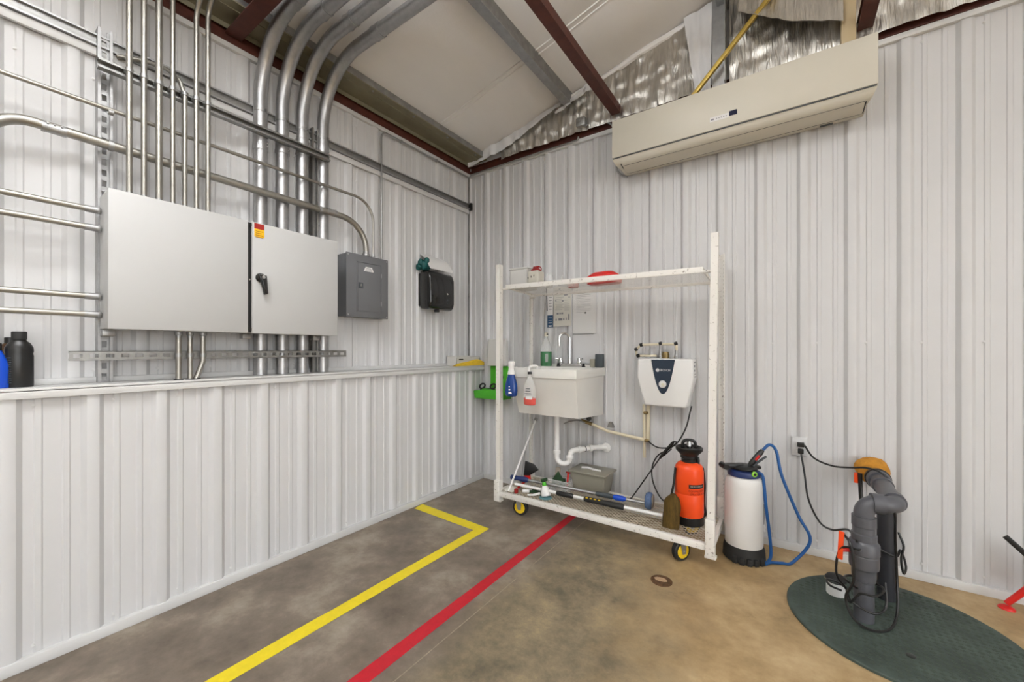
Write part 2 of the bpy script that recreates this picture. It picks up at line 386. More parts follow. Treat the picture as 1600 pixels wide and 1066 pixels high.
for y1, y0 in zip(SEAMS, SEAMS[1:]):
    for xa, xb in ((U+.02, 3.2), (3.2, XE)):
        nx, ny = (44, 20) if y0 > -4 else (10, 4); vs = []; fs = []
        for i in range(nx+1):
            for j in range(ny+1):
                x = xa+(xb-xa)*i/nx; y = y0+(y1-y0)*j/ny; vs.append((x, y, rz(x)+.004+sag(x, y, y0, y1)))
        for i in range(nx):
            for j in range(ny): a = i*(ny+1)+j; fs.append((a, a+1, a+ny+2, a+ny+1))
        MB().add(vs, fs).build('insulation_blanket', 'insul', ceil)
for y in SEAMS[1:4]:
    for dy in (-.022, .022):
        mb = MB().tube([(x, y+dy+.004*math.sin(x*7), rz(x)-.003) for x in [U+.05+.1*i for i in range(33)]], .005, 6)
        mb.build('blanket_seam', 'insul', ceil)

# roof steel
def purlin(x, label):
    t = thing('roof_purlin', label, 'beam', (x, -4, rz(x)-.09))
    MB().box(x-.032, x+.034, YE, -.012, rz(x)-.085, rz(x)-.079).build('bottom_flange', 'galv', t)
    MB().box(x+.028, x+.034, YE, -.012, rz(x)-.079, rz(x)+.03).build('web', 'galvdark', t)  # shaded side of the purlin, its shade put into the darker zinc
    MB().box(x-.032, x-.028, YE, -.012, rz(x)-.079, rz(x)-.062).build('lip', 'galv', t)
purlin(.966, 'galvanised roof purlin under the white insulation, between eave and brown beam')
purlin(2.12, 'galvanised roof purlin above the wall air conditioner')
t = thing('eave_strut', 'olive galvanised eave strut along the top of the conduit wall', 'beam', (-.02, -4, 3.08))
mb = MB().box(-.14, .058, YE, -.014, 3.118, 3.126).box(-.145, -.14, YE, -.014, 3.09, 3.135); mb.build('bottom_flange', 'olive', t)
MB().box(.050, .058, YE, -.014, 3.126, rz(.058)-.012).build('web', 'galvdark', t)  # face in shadow, painted with darker zinc than the steel has
MB().box(-.03, .0, YE, -.03, 3.114, 3.118).build('stiffener', 'olive', t)
mb = MB()
for k in range(14): mb.lathe([(.009, 0), (.009, .004), (.005, .008)], (.035, -.16-.38*k, 3.118), 8, (0, 0, -1))
stuff(mb.build('bolts', 'galvdark', t))
tag(MB().box(U+.0, U+.022, YE, -.0, 3.024, 3.058).box(U, U+.006, YE, 0, 3.055, 3.14).build('wall_girt', 'brown'), 'red-brown primed girt along the top of the conduit wall', 'beam')
tag(MB().box(U+.024, XE, -.03, .0, 3.024, 3.03).box(U+.024, XE, -.006, .0, 3.03, 3.085).box(U+.024, XE, -.03, .0, 3.085, 3.091).build('wall_girt', 'brown'), 'red-brown primed girt along the top of the sink wall', 'beam')
def beam(p0, p1, w_, h, label):
    a, b = V(p0), V(p1); d = (b-a).normalized(); s = V(-d.y, d.x, 0); t = thing('ceiling_beam', label, 'beam', (a+b)/2)
    MB().bar(a+V(0, 0, -h/2+.003), b+V(0, 0, -h/2+.003), w_, .006).build('bottom_flange', 'brown', t)
    MB().bar(a+V(0, 0, h/2-.003), b+V(0, 0, h/2-.003), w_, .006).build('top_flange', 'brown', t)
    MB().bar(a+s*(w_/2-.003), b+s*(w_/2-.003), .006, h-.012).build('web', 'brown', t)
beam((1.375, -.034, 3.135), (1.375, -2.05, 3.135), .07, .06, 'red-brown beam ending at the left corner of the air conditioner')
beam((2.845, -.034, 3.125), (2.845, -2.05, 3.125), .07, .06, 'red-brown beam ending above the right end of the air conditioner')
beam((U+.03, -2.11, 3.11), (XE-.02, -2.11, 3.11), .085, .10, 'red-brown beam crossing from the conduit wall above the thick conduits')

# gable foil and film
def foil(name, pts_top, pts_bot, y, label, nx=60, nz=16, amp=.034, m='foil', seed=0, cat='insulation', curl=0):
    vs = []; fs = []
    def lerp(P, t):
        for (x0, z0), (x1, z1) in zip(P, P[1:]):
            if t <= (x1-P[0][0])/(P[-1][0]-P[0][0])+1e-6:
                x = P[0][0]+t*(P[-1][0]-P[0][0]); return x, z0+(z1-z0)*(x-x0)/(x1-x0)
    for i in range(nx+1):
        t = i/nx; xt, zt = lerp(pts_top, t); xb, zb = lerp(pts_bot, t)
        for j in range(nz+1):
            q = j/nz; x = xb+(xt-xb)*q; z = zb+(zt-zb)*q
            f = .6*mnoise.noise((x*9+seed, z*1.6, 0))+.4*mnoise.noise((x*24+seed, z*3, 4))+.35*mnoise.noise((x*14, z*16, seed+9))
            vs.append((x, y-amp*(f+.5)-curl*(1-q)**2, z))
    for i in range(nx):
        for j in range(nz): a = i*(nz+1)+j; fs.append((a, a+1, a+nz+2, a+nz+1))
    o = MB().add(vs, fs).build(name, m, smooth=60); return tag(o, label, cat)
foil('foil_insulation', [(.25, rz(.25)-.03), (1.98, rz(1.98)-.03)], [(.25, 3.06), (1.98, 3.06)], -.036, 'crinkled silver foil insulation on the gable, between corner film and galvanised post', 150, 24)
foil('foil_insulation', [(2.16, rz(2.16)-.03), (3.2, rz(3.2)-.03), (4.6, rz(4.6)-.03)], [(2.16, 3.05), (3.2, 3.05), (4.6, 3.05)], -.036, 'crinkled silver foil insulation on the gable, beyond the galvanised post', 180, 24, seed=5)
foil('foil_insulation', [(2.22, rz(2.22)-.04), (2.5, rz(2.5)-.04), (2.74, rz(2.74)-.04)], [(2.22, 3.42), (2.5, 3.23), (2.74, 3.12)], -.10, 'loose sagging sheet of silver foil hanging above the air conditioner', 40, 16, .03, seed=11, curl=.05)
foil('plastic_film', [(-.13, 3.16), (.3, rz(.3)-.02), (.9, rz(.9)-.02)], [(-.13, 3.07), (.3, 3.12), (.9, 3.33)], -.06, 'crumpled white plastic film in the roof corner', 50, 8, .035, 'poly', 3, 'film')
foil('plastic_film', [(.86, rz(.86)-.09), (1.2, rz(1.2)-.03)], [(.86, 3.26), (1.2, rz(1.2)-.10)], -.075, 'white plastic film patch where the purlin meets the gable', 20, 8, .04, 'poly', 6, 'film')
foil('plastic_film', [(1.88, rz(1.88)-.02), (2.06, rz(2.06)-.02)], [(1.955, 3.03), (2.05, 3.03)], -.066, 'white tape strip beside the galvanised gable post', 24, 24, .03, 'poly', 8, 'film')
mb = MB().tube([(x, -.05+.008*math.sin(x*11), rz(x)-.035) for x in [.95+.09*i for i in range(26)]], .024, 8); tag(mb.build('edge_tape_roll', 'insul'), 'rolled white insulation edge along the sloping roof line', 'insulation')
t = thing('gable_post', 'galvanised steel post above the air conditioner', 'post', (2.10, -.09, 3.03))
MB().box(2.058, 2.142, -.08, -.074, 3.03, rz(2.1)-.02).build('web', 'galv', t); MB().box(2.138, 2.144, -.14, -.074, 3.03, rz(2.1)-.02).build('flange', 'galvdark', t)
tag(MB().box(2.735, 2.80, -.12, -.05, 2.958, rz(2.74)-.02).build('gable_post', 'tan', bevel=.004), 'tan painted post above the right end of the air conditioner', 'post')
tag(MB().bar((1.938, -.15, 2.972), (2.46, -.15, 3.51), .026, .026, (0, -1, 0)).build('diagonal_brace', 'gold', bevel=.002), 'yellow zinc diagonal brace rising behind the air conditioner', 'brace')

# lamps (fixtures behind the camera)
for i, (lx, ly) in enumerate(LAMPS):
    t = thing('ceiling_light', ['white linear ceiling light above the yellow floor tape', 'white linear ceiling light facing the open side doorway', 'white linear ceiling light at the back wall along the conduit side', 'white linear ceiling light at the back wall by the doorway'][i], 'light', (lx, ly, 2.90), 'ceiling lights')
    MB().box(lx-.27, lx+.27, ly-.68, ly+.68, 2.90, 2.97).build('housing', 'white', t, bevel=.01)
    MB().cyl((lx, ly-.5, 2.97), (lx, ly-.5, rz(lx)-.05), .006, 6).build('hanger', 'galv', t)
    MB().cyl((lx, ly+.5, 2.97), (lx, ly+.5, rz(lx)-.05), .006, 6).build('hanger', 'galv', t)

# floor tape
def flat(pts, z0, z1):
    mb = MB(); n = len(pts); vs = [(x, y, z0) for x, y in pts]+[(x, y, z1) for x, y in pts]
    return mb.add(vs, [list(range(n))[::-1], [n+i for i in range(n)]]+[[i, (i+1) % n, n+(i+1) % n, n+i] for i in range(n)])
tag(flat([(.034, -.828), (.755, -.868), (.690, -.948), (.05, -.926)], 0, .0012).build('floor_tape', 'yellow', smooth=0), 'short yellow floor tape strip running to the wall base', 'tape')
tag(flat([(.757, -.874), (.746, -1.7), (.744, -2.0), (.742, -4.6), (.667, -4.6), (.668, -2.06), (.672, -2.0), (.671, -1.7), (.680, -.950)], 0, .0013).build('floor_tape', 'yellow', smooth=0), 'long yellow floor tape strip along the half wall', 'tape')
tag(flat([(1.117, -.30), (1.172, -.30), (1.176, -1.2), (1.180, -2.1), (1.182, -4.6), (1.112, -4.6), (1.110, -2.1), (1.113, -1.2)], 0, .0013).build('floor_tape', 'red', smooth=0), 'red floor tape strip running under the white cart', 'tape')
# ================================================================== LEFT WALL: struts, conduits, boxes
def strut(name, A, B, wd, od, label, m='galv', wdt=.042, dep=.034, slots=True, cat='strut', back=0.0):
    A, B, wd, od = V(A), V(B), V(wd), V(od); d = (B-A).normalized(); L = (B-A).length; t = thing(name, label, cat, (A+B)/2)
    web = MB(); th = .003
    def seg(s0, s1, o0, o1, q0, q1, mb):   # along, across, outwards
        c = A+d*((s0+s1)/2)+wd*((o0+o1)/2)+od*((q0+q1)/2); mb.obox(c, d, wd, od, (s1-s0)/2, (o1-o0)/2, (q1-q0)/2)
    h = wdt/2
    if slots:
        seg(0, L, -h, -.008, 0, th, web); seg(0, L, .008, h, 0, th, web); s = 0.012
        seg(0, s, -.008, .008, 0, th, web)
        while s < L-.03: seg(s+.028, min(s+.05, L), -.008, .008, 0, th, web); s += .05
    else: seg(0, L, -h, h, 0, th, web)
    web.build('web', m, t)
    for sgn in (-1, 1):
        fl = MB(); seg(0, L, *sorted((sgn*h, sgn*(h-th))), -back, dep, fl); seg(0, L, *sorted((sgn*(h-th), sgn*(h-.010))), dep-th, dep, fl); fl.build('flange', m, t)
    return t
XV = U+.022                     # back of vertical struts (in front of the ribs)
yl = (LW(152, 300, XV+.03).y+LW(176, 300, XV+.03).y)/2
strut('strut_channel', (U+.032, yl, 1.109), (U+.032, yl, 2.745), (0, 1, 0), (1, 0, 0), 'tall slotted strut channel behind the left edge of the enclosure', wdt=.05, dep=.028, back=.031)
yr = LW(492, 300, XV+.03).y
strut('strut_channel', (XV, yr, 1.109), (XV, yr, 2.74), (0, 1, 0), (1, 0, 0), 'tall strut channel between the thick conduits nearest the breaker panel', 'galvdark', wdt=.042, dep=.04)
XS = -.055                      # web of horizontal struts in front of thick conduits
a, b = LW(153, 103, XS), LW(515, 244, XS)
zu = (a.z+b.z)/2
strut('strut_channel', (XS-.022, a.y, zu), (XS-.022, b.y, zu), (0, 0, 1), (1, 0, 0), 'horizontal strut channel holding conduits above the enclosure', 'galvdark', slots=False, dep=.034)
a, b = LW(108, 556, XS), LW(541, 553, XS)
strut('strut_channel', (XS, a.y, (a.z+b.z)/2), (XS, b.y, (a.z+b.z)/2), (0, 0, 1), (-1, 0, 0), 'slotted horizontal strut channel below the enclosure', 'galvdark', dep=.018)
# long sliding-track girt across the upper wall
t = thing('wall_track', 'galvanised track running the length of the conduit wall', 'track', (U, -2.5, 2.65))
MB().box(U+.012, U+.028, -6, -.035, 2.672, 2.715).build('channel', 'galvdark', t, bevel=.002)
MB().box(U+.012, U+.040, -6, -.035, 2.71, 2.718).build('top_lip', 'galv', t)
MB().box(U+.012, U+.045, -6, -.035, 2.662, 2.670).build('bottom_lip', 'galv', t)
MB().box(U+.012, U+.030, -6, -.04, 2.622, 2.660).build('white_strip', 'trim', t, bevel=.002)
MB().box(U+.012, U+.060, -.05, -.025, 2.655, 2.725).build('end_cap', 'black', t, bevel=.002)

def strap(mb, p, axis, r):
    mb.lathe([(r, -.009), (r+.003, -.009), (r+.003, .009), (r, .009)], p, 14, axis)
def coupling(mb, p, axis, r, L=.06):
    mb.lathe([(r, -L/2), (r*1.09, -L/2), (r*1.13, -L/2+.008), (r*1.06, -L*.2), (r*1.06, L*.2), (r*1.13, L/2-.008), (r*1.09, L/2), (r, L/2)], p, 20, axis)
# thick conduits
XB = -.118; RB = .0365
names = ['farthest from the breaker panel', 'second from the yellow warning sticker', 'third from the yellow warning sticker', 'nearest the breaker panel']
for i, px in enumerate((407, 441, 472.5, 504.5)):
    y = LW(px, 560, XB).y; t = thing('conduit', 'thick galvanised conduit bending over to the ceiling, '+names[i], 'conduit', (XB, y, 1.108))
    zt = 3.152; xe = 1.08
    zz = rz(xe)-.06
    MB().tube(fillet([(XB, y, 1.109), (XB, y, zt), (xe, y, zt), (xe, y, zz)], [.40, .10], 14), RB, 20).build('pipe', 'galvbig', t)
    c = MB(); zc = LW(px, (222, 228, 232, 240)[i], XB).z
    coupling(c, (XB, y, zc), (0, 0, 1), RB, .11); cp = c.build('coupling', 'galvbig', t)
    s = MB()
    for kz in (-.03, -.01, .012, .033):
        s.lathe([(.006, 0), (.006, .004), (.003, .006)], (XB+RB*.93, y+RB*.62, zc+kz), 8, (.85, .5, 0))
    s.build('set_screws', 'chrome', cp)
    s = MB(); strap(s, (XB, y, 2.69), (0, 0, 1), RB); s.lathe([(.007, 0), (.007, .012)], (XB+RB, y+.01, 2.69), 8, (1, .4, 0)); s.build('strap', 'galv', t)
    c = MB(); coupling(c, (.30+.06*i, y, zt), (1, 0, 0), RB, .07); c.build('coupling', 'galvbig', t)
# thin vertical conduits into the enclosure top
XC = -.012
ordn = ['first', 'second', 'third', 'fourth', 'fifth', 'sixth', 'seventh']
for i, px in enumerate((202, 225, 248.5, 270, 289, 307, 325)):
    r = (.0115, .0115, .0135, .0105, .0105, .0115, .0115)[i]; y = LW(px, 250, XC).y
    t = thing('conduit', f'thin steel conduit into the enclosure top, {ordn[i]} from the tall slotted strut', 'conduit', (XC, y, 1.957))
    if i < 4: P = [(XC, y, 1.958), (XC, y, 3.11)]
    elif i == 4:
        P = [(XC, y, 1.958), LW(289, 150, XC), LW(281, 126, -.03), LW(262, 108, -.07), LW(225, 95, -.12), LW(182, 88, -.13)]; P[1].y = y
        P = fillet(P, .05, 5)
    else:
        zb = LW(px, 22, XC).z
        P = fillet([(XC, y, 1.958), (XC, y, zb), (XC+.22, y, zb+.24), (XC+.22, y, 3.19)], [.09, .09], 6)
    MB().tube(P, r, 12).build('pipe', 'emt', t)
    c = MB(); c.lathe([(r+.004, 0), (r+.004, .014), (r+.001, .016), (r+.001, .03)], (XC, y, 1.957), 12); c.build('connector', 'galv', t)
    s = MB(); strap(s, (XC, y, zu), (0, 0, 1), r); s.box(XC-.035, XC-.01, y-.012, y+.012, zu-.008, zu+.008); s.build('strap', 'galv', t)
# horizontal conduits
XH = -.060
t = thing('conduit', 'thin conduit running along the wall then down to the breaker panel', 'conduit', (XH, -2, 2.3))
yp = LW(583, 395, XH).y; zh = 2.345
MB().tube(fillet([(XH, -6, zh), (XH, yp, zh+.015), (XH, yp, 1.95)], .15, 10), .0095, 12).build('pipe', 'emt', t)
s = MB(); strap(s, (XH, yl+.008, zh), (0, 1, 0), .0095); strap(s, (XH, yr, zh+.01), (0, 1, 0), .0095); s.build('strap', 'galv', t)
MB().lathe([(.014, 0), (.014, .014), (.011, .016), (.011, .03)], (XH, yp, 1.945), 12).build('connector', 'galv', t)
t = thing('conduit', 'medium conduit with a wide bend running along the wall then down to the breaker panel', 'conduit', (XH, -2, 2.18))
yq = LW(572, 392, XH).y; zm = 2.185
MB().tube(fillet([(XH, -3.02, 1.75), (XH, -2.97, zm+.01), (XH, yq, zm), (XH, yq, 1.95)], [.13, .20], 12), .0205, 16).build('pipe', 'emt', t)
s = MB(); strap(s, (XH, yl+.008, zm+.008), (0, 1, 0), .0205); strap(s, (XH, yr, zm), (0, 1, 0), .0205); s.build('strap', 'galv', t)
for yy in (-2.80, yq-.27):
    c = MB(); coupling(c, (XH, yy, zm+.006), (0, 1, 0), .0205, .07)
    for kz in (-.02, 0, .02): c.lathe([(.004, 0), (.004, .006)], (XH+.02, yy+kz, zm+.014), 6, (1, 0, .4))
    c.build('coupling', 'galv', t)
MB().lathe([(.028, 0), (.028, .016), (.022, .02), (.022, .035)], (XH, yq, 1.945), 14).build('connector', 'galv', t)
for i, (pa, pb) in enumerate((((0, 303), (157, 330)), ((0, 333), (157, 358)), ((0, 455), (157, 464)), ((0, 485), (157, 492)))):
    x = -.035; A, B = LW(*pa, x), LW(*pb, x)
    t = thing('conduit', ('topmost', 'second', 'third', 'lowest')[i]+' of four conduits entering the left side of the enclosure', 'conduit', (x, A.y, A.z))
    d = (A-B).normalized(); ye = -2.664
    MB().tube([(x, -6, B.z), (x, ye, B.z)], .0125, 12).build('pipe', 'emt', t)
    MB().lathe([(.016, 0), (.018, .006), (.015, .01), (.0145, .05)], (x, ye-.001, B.z), 12, (0, -1, 0)).build('connector', 'galv', t)
for i, px in enumerate((279, 297, 317)):
    x = -.03; r = (.0125, .0115, .0125)[i]; y = LW(px, 540, x).y
    t = thing('conduit', ('first', 'second', 'kinked third')[i]+' of three short conduits below the enclosure', 'conduit', (x, y, 1.108))
    P = [(x, y, 1.35), (x, y, 1.109)] if i < 2 else fillet([(x, y, 1.35), (x, y, 1.20), (x, y-.022, 1.13), (x, y-.03, 1.109)], .05, 5)
    MB().tube(P, r, 12).build('pipe', 'emt', t)
    MB().lathe([(r+.005, 0), (r+.005, -.014), (r+.001, -.018), (r+.001, -.03)], (x, y, 1.35), 12).build('connector', 'galv', t)
    s = MB(); strap(s, (x, y, 1.232), (0, 0, 1), r); s.build('strap', 'galv', t)
    MB().lathe([(r+.007, 0), (r+.007, .004)], (x, y-(.03 if i == 2 else 0), 1.1085), 10).build('floor_flange', 'black', t)

# electrical enclosure
t = thing('electrical_enclosure', 'wide light grey two-door electrical enclosure on the conduit wall', 'electrical box', (0, -2.14, 1.35))
y0, y1, z0, z1, xf = -2.664, -1.608, 1.350, 1.955, .094
bd = MB().box(-.079, xf-.022, y0+.003, y1-.003, z0+.003, z1-.003).build('body', 'encl', t, bevel=.003)
ym = LW(391, 430, xf).y
MB().box(xf-.022, xf, y0, ym-.010, z0, z1).build('door', 'encl', t, bevel=.003)
d2 = MB().box(xf-.022, xf+.002, ym+.010, y1, z0-.001, z1+.001).build('door', 'encl', t, bevel=.003)
MB().box(xf-.026, xf-.012, ym-.011, ym+.011, z0+.004, z1-.004).build('gasket', 'black', t)
for zz in (z0+.012, z1-.022): MB().box(xf-.012, xf-.001, ym-.006, ym+.008, zz, zz+.014).build('hinge', 'black', t)
MB().lathe([(.004, 0), (.004, .006)], (xf-.012, ym, 1.64), 8, (1, 0, 0)).build('hinge_pin', 'chrome', t)
h0 = LW(409, 434, xf+.02); hd = MB()
hd.lathe([(.026, 0), (.026, .012), (.020, .018), (.016, .026), (.016, .036)], (xf+.002, h0.y, h0.z), 18, (1, 0, 0))
hd.add([(xf+.022, h0.y-.018, h0.z+.016), (xf+.022, h0.y+.020, h0.z+.014), (xf+.022, h0.y+.030, h0.z-.09), (xf+.022, h0.y+.008, h0.z-.095),
        (xf+.046, h0.y-.014, h0.z+.012), (xf+.046, h0.y+.016, h0.z+.010), (xf+.040, h0.y+.026, h0.z-.086), (xf+.040, h0.y+.012, h0.z-.09)],
       [(0, 3, 2, 1), (4, 5, 6, 7), (0, 1, 5, 4), (1, 2, 6, 5), (2, 3, 7, 6), (3, 0, 4, 7)])
hob = hd.build('handle', 'gloss', d2, bevel=.003)
MB().lathe([(.010, 0), (.008, .003)], (xf+.046, h0.y, h0.z), 12, (1, 0, 0)).build('lock_cylinder', 'chrome', hob)
A, B = LW(397.5, 347, xf+.003), LW(413, 371, xf+.003); wy0, wy1, wz1, wz0 = A.y, B.y, A.z-.004, B.z-.004
lb = MB().box(xf+.002, xf+.0032, wy0, wy1, wz0, wz1-.03).build('warning_sticker', 'warnyel', d2, smooth=0)
MB().box(xf+.002, xf+.0034, wy0, wy1, wz1-.03, wz1).build('sticker_header', 'warnred', lb, smooth=0)
ik = MB()
for k in range(4): ik.box(xf+.003, xf+.0036, wy0+.006, wy1-.006-(.008 if k in (1, 4) else 0), wz1-.044-.011*k, wz1-.040-.011*k)
stuff(ik.build('sticker_print', 'warnink', lb, smooth=0))
MB().box(-.05, .03, y0+.01, y0+.09, z1-.003, z1+.012).build('top_flange', 'white', t, bevel=.003)
for yy in (y0+.03, -2.07, -1.66): MB().box(-.11, -.06, yy-.022, yy+.022, z0-.028, z0+.001).build('mounting_foot', 'galv', t, bevel=.003)

# breaker panel
xf = -.036; y0, y1, z0, z1 = -1.463, -1.112, 1.492, 1.943
t = thing('breaker_panel', 'small dark grey breaker panel beside the enclosure', 'electrical box', (xf-.06, -1.29, z0))
MB().box(U+.02, xf-.008, y0+.006, y1-.006, z0+.005, z1-.005).build('body', 'grey', t, bevel=.003)
cv = MB().box(xf-.010, xf, y0, y1, z0, z1).build('cover', 'grey', t, bevel=.003)
py0, py1, pz0, pz1 = y0+.085, y1-.065, z0+.045, z1-.055
fr = MB()
for (a, b, c, d) in ((py0-.006, py0, pz0-.006, pz1+.006), (py1, py1+.006, pz0-.006, pz1+.006), (py0-.006, py1+.006, pz1, pz1+.006), (py0-.006, py1+.006, pz0-.006, pz0)): fr.box(xf-.001, xf+.003, a, b, c, d)
fr.build('door_frame', 'grey', t, bevel=.001)
dr = MB().box(xf-.002, xf+.0035, py0+.003, py1-.003, pz0+.003, pz1-.003).build('door', 'grey', t, bevel=.0015)
lt = MB().box(xf+.002, xf+.007, py0+.008, py0+.045, 1.70, 1.742).build('latch', 'greydark', dr, bevel=.002)
MB().box(xf+.006, xf+.010, py0+.022, py0+.029, 1.712, 1.732).build('latch_slider', 'chrome', lt, bevel=.001)
for zz in (pz0+.05, pz1-.09): MB().box(xf+.001, xf+.006, py1-.004, py1+.002, zz, zz+.03).build('hinge', 'galv', dr)
ly = (py0+py1)/2-.008; lz = pz1-.045
MB().prism([(-.042, -.014), (.042, -.014), (.026, .018), (-.026, .018)], (xf+.0036, ly, lz), (0, 1, 0), (0, 0, 1), .0008).build('label_plate', 'paper', dr, smooth=0)
ik = MB()
for k in range(3): ik.box(xf+.0042, xf+.0047, ly-.028+.004*k, ly+.028-.004*k, lz-.009+.008*k, lz-.006+.008*k)
stuff(ik.build('label_print', 'ink', dr, smooth=0))
for yy, zz in ((y0+.014, z0+.014), (y1-.014, z0+.014), (y0+.014, z1-.014), (y1-.014, z1-.014)): MB().lathe([(.006, 0), (.005, .003)], (xf, yy, zz), 10, (1, 0, 0)).build('cover_screw', 'galv', cv)
# thin conduit from panel up and along the wall tops to the air conditioner box
t = thing('conduit', 'thinnest grey conduit looping from the breaker panel up over the corner to the junction box', 'conduit', (U+.03, -1.08, 1.94))
yc = LW(596, 300, U+.034).y; xc = U+.036
P = fillet([(xc, yc, 1.94), (xc, yc, 2.978), (xc, -.045, 2.978), (xc+.02, -.043, 3.005), (.3, -.043, 3.005), (1.05, -.043, 3.005), (1.05, -.043, 3.03)], [.05, .03, .03, .03, .015], 6)
MB().tube(P, .0072, 10).build('pipe', 'galv', t)
MB().lathe([(.012, 0), (.012, .014), (.008, .018)], (xc, yc, 1.937), 10).build('connector', 'galv', t)
s = MB()
for yy in (-.9, -.5): s.box(xc-.014, xc+.009, yy-.008, yy+.008, 2.968, 2.988)
s.build('strap', 'galv', t)

# paper towel dispenser
t = thing('towel_dispenser', 'glossy black paper towel dispenser beside the breaker panel', 'dispenser', (-.1, -.55, 1.60))
dy0, dy1, dz0, dz1 = -.708, -.408, 1.605, 1.945
MB().box(U+.012, U+.05, dy0+.006, dy1-.01, dz0+.03, dz1-.02).build('back_plate', 'black', t, bevel=.012)
cvb = MB(); prof = [(U+.04, dz0+.01), (-.045, dz0), (-.012, dz0+.02), (.0, dz0+.06), (.0, dz1-.07), (-.02, dz1-.02), (-.06, dz1), (U+.04, dz1)]
cvb.prism([(p[0]-U, p[1]-dz0) for p in prof], (U, dy1, dz0), (1, 0, 0), (0, 0, 1), dy1-dy0)
cvo = cvb.build('cover', 'gloss', t, bevel=.02, seg=4, smooth=50)
for zz, hh in ((1.752, .012), (1.70, .010), (1.672, .010)): MB().lathe([(hh*.7, 0), (hh*.5, .003)], (.0005, -.50, zz), 12, (1, 0, 0)).build('button', 'chrome' if hh > .011 else 'greydark', cvo)
MB().lathe([(.022, -.012), (.026, 0), (.022, .012)], (-.06, -.575, dz0-.004), 16, (0, 0, 1)).build('feed_knob', 'black', t)
# paper and glove on top of the dispenser
pp = MB(); vs = []
for i in range(9):
    q = i/8
    for j in range(2): vs.append((-.150+.130*q, -.690+.285*j, 2.095-.140*q+.022*math.sin(q*3)))
pp.add(vs, [(2*i, 2*i+1, 2*i+3, 2*i+2) for i in range(8)]); vs2 = [(p[0], p[1], p[2]-.004) for p in vs]; pp.add(vs2, [(2*i, 2*i+2, 2*i+3, 2*i+1) for i in range(8)])
tag(pp.build('paper_sheet', 'paper'), 'white paper sheets leaning on top of the black dispenser', 'paper')
gl = MB()
for c, r, s_ in (((-.09, -.70, 1.985), .038, (1, 1, 1.1)), ((-.11, -.735, 1.97), .026, (1, 1.1, 1)), ((-.07, -.685, 2.02), .026, (1, .8, 1.4)), ((-.10, -.725, 2.01), .022, (1, 1, 1.3)), ((-.085, -.665, 1.975), .03, (1, 1, 1))):
    for_prof = [(math.sin(math.pi*k/8)*r, -math.cos(math.pi*k/8)*r*s_[2]) for k in range(9)]; gl.lathe(for_prof, c, 10)
gl.v = [p+V(.010*mnoise.noise(p*45), .012*mnoise.noise(p*45+V(5, 0, 0)), .010*mnoise.noise(p*45+V(0, 7, 0))) for p in gl.v]
tag(gl.build('work_glove', 'teal', smooth=80), 'crumpled dark teal glove on top of the dispenser', 'glove')

# ledge things
def bottle(name, label, c, prof, m, capm, cap, sx=1, sy=1, extra=None):
    t = thing(name, label, 'bottle', c); MB().lathe(prof, c, 28, (0, 0, 1), sx, sy).build('body', m, t, smooth=50)
    MB().lathe(cap, c, 20).build('cap', capm, t); return t
c = FL(31, 601, 1.1085); c.x = -.075; c.y = LW(30, 560, -.075).y
t = bottle('oil_bottle', 'tall black plastic bottle with ribbed side on the ledge', c, [(.036, 0), (.039, .004), (.039, .125), (.037, .135), (.039, .145), (.038, .16), (.030, .178), (.020, .187), (.019, .195)], 'black', 'rubber', [(.019, .193), (.021, .193), (.021, .222), (.019, .225)], .80, 1)
rb = MB()
for k in range(12): rb.obox((c.x+.020, c.y-.030, c.z+.02+.009*k), (.6, -.8, 0), (.8, .6, 0), (0, 0, 1), .003, .010, .0022)
rb.build('grip_ribs', 'greydark', t)
c2 = V(-.065, LW(2, 560, -.065).y-.012, 1.1085)
t = bottle('oil_bottle', 'small blue plastic bottle beside the tall black bottle', c2, [(.028, 0), (.031, .003), (.031, .09), (.028, .105), (.018, .128), (.012, .15)], 'blue', 'black', [(.012, .148), (.014, .148), (.014, .176), (.012, .178)], .8, 1.1)
c3 = V(-.135, LW(16, 560, -.135).y, 1.1085)
t = bottle('oil_bottle', 'brown bottle half hidden behind the tall black bottle', c3, [(.028, 0), (.030, .003), (.030, .15), (.024, .17), (.014, .18)], 'rust', 'black', [(.014, .178), (.016, .178), (.016, .20), (.014, .202)], .8, 1)
yb0, yb1 = LW(694, 560, -.09).y, LW(748, 560, -.03).y
t = thing('storage_bin', 'clear plastic bin standing on the ledge near the corner', 'bin', (-.08, (yb0+yb1)/2, 1.1085))
b = MB(); bx0, bx1, by0, by1 = -.145, -.02, -.36, -.03
b.box(bx0, bx1, by0, by1, 1.109, 1.112); b.box(bx0, bx0+.003, by0, by1, 1.109, 1.20); b.box(bx1-.003, bx1, by0, by1, 1.109, 1.19); b.box(bx0, bx1, by0, by0+.003, 1.109, 1.195); b.box(bx0, bx1, by1-.003, by1, 1.109, 1.195)
b.build('body', 'frost', t); MB().box(bx0+.03, bx1-.03, by0+.05, by0+.13, 1.112, 1.155).build('contents', 'grass', t, bevel=.01)
MB().box(bx1-.002, bx1+.004, by0+.03, by0+.085, 1.163, 1.174).build('clip', 'black', t)
en = MB(); vs = []
for i in range(13):
    q = i/12
    for j in range(3): vs.append((-.012+.018*j, -.42+.44*q, 1.112+.050*math.sin(q*2.6)*(1-.35*abs(j-1))+.008*math.sin(q*9+j)))
en.add(vs, [(3*i+j, 3*i+j+1, 3*i+j+4, 3*i+j+3) for i in range(12) for j in range(2)]); v2 = [(p[0], p[1], 1.109) for p in vs]; en.add(v2, [(3*i+j, 3*i+j+3, 3*i+j+4, 3*i+j+1) for i in range(12) for j in range(2)])
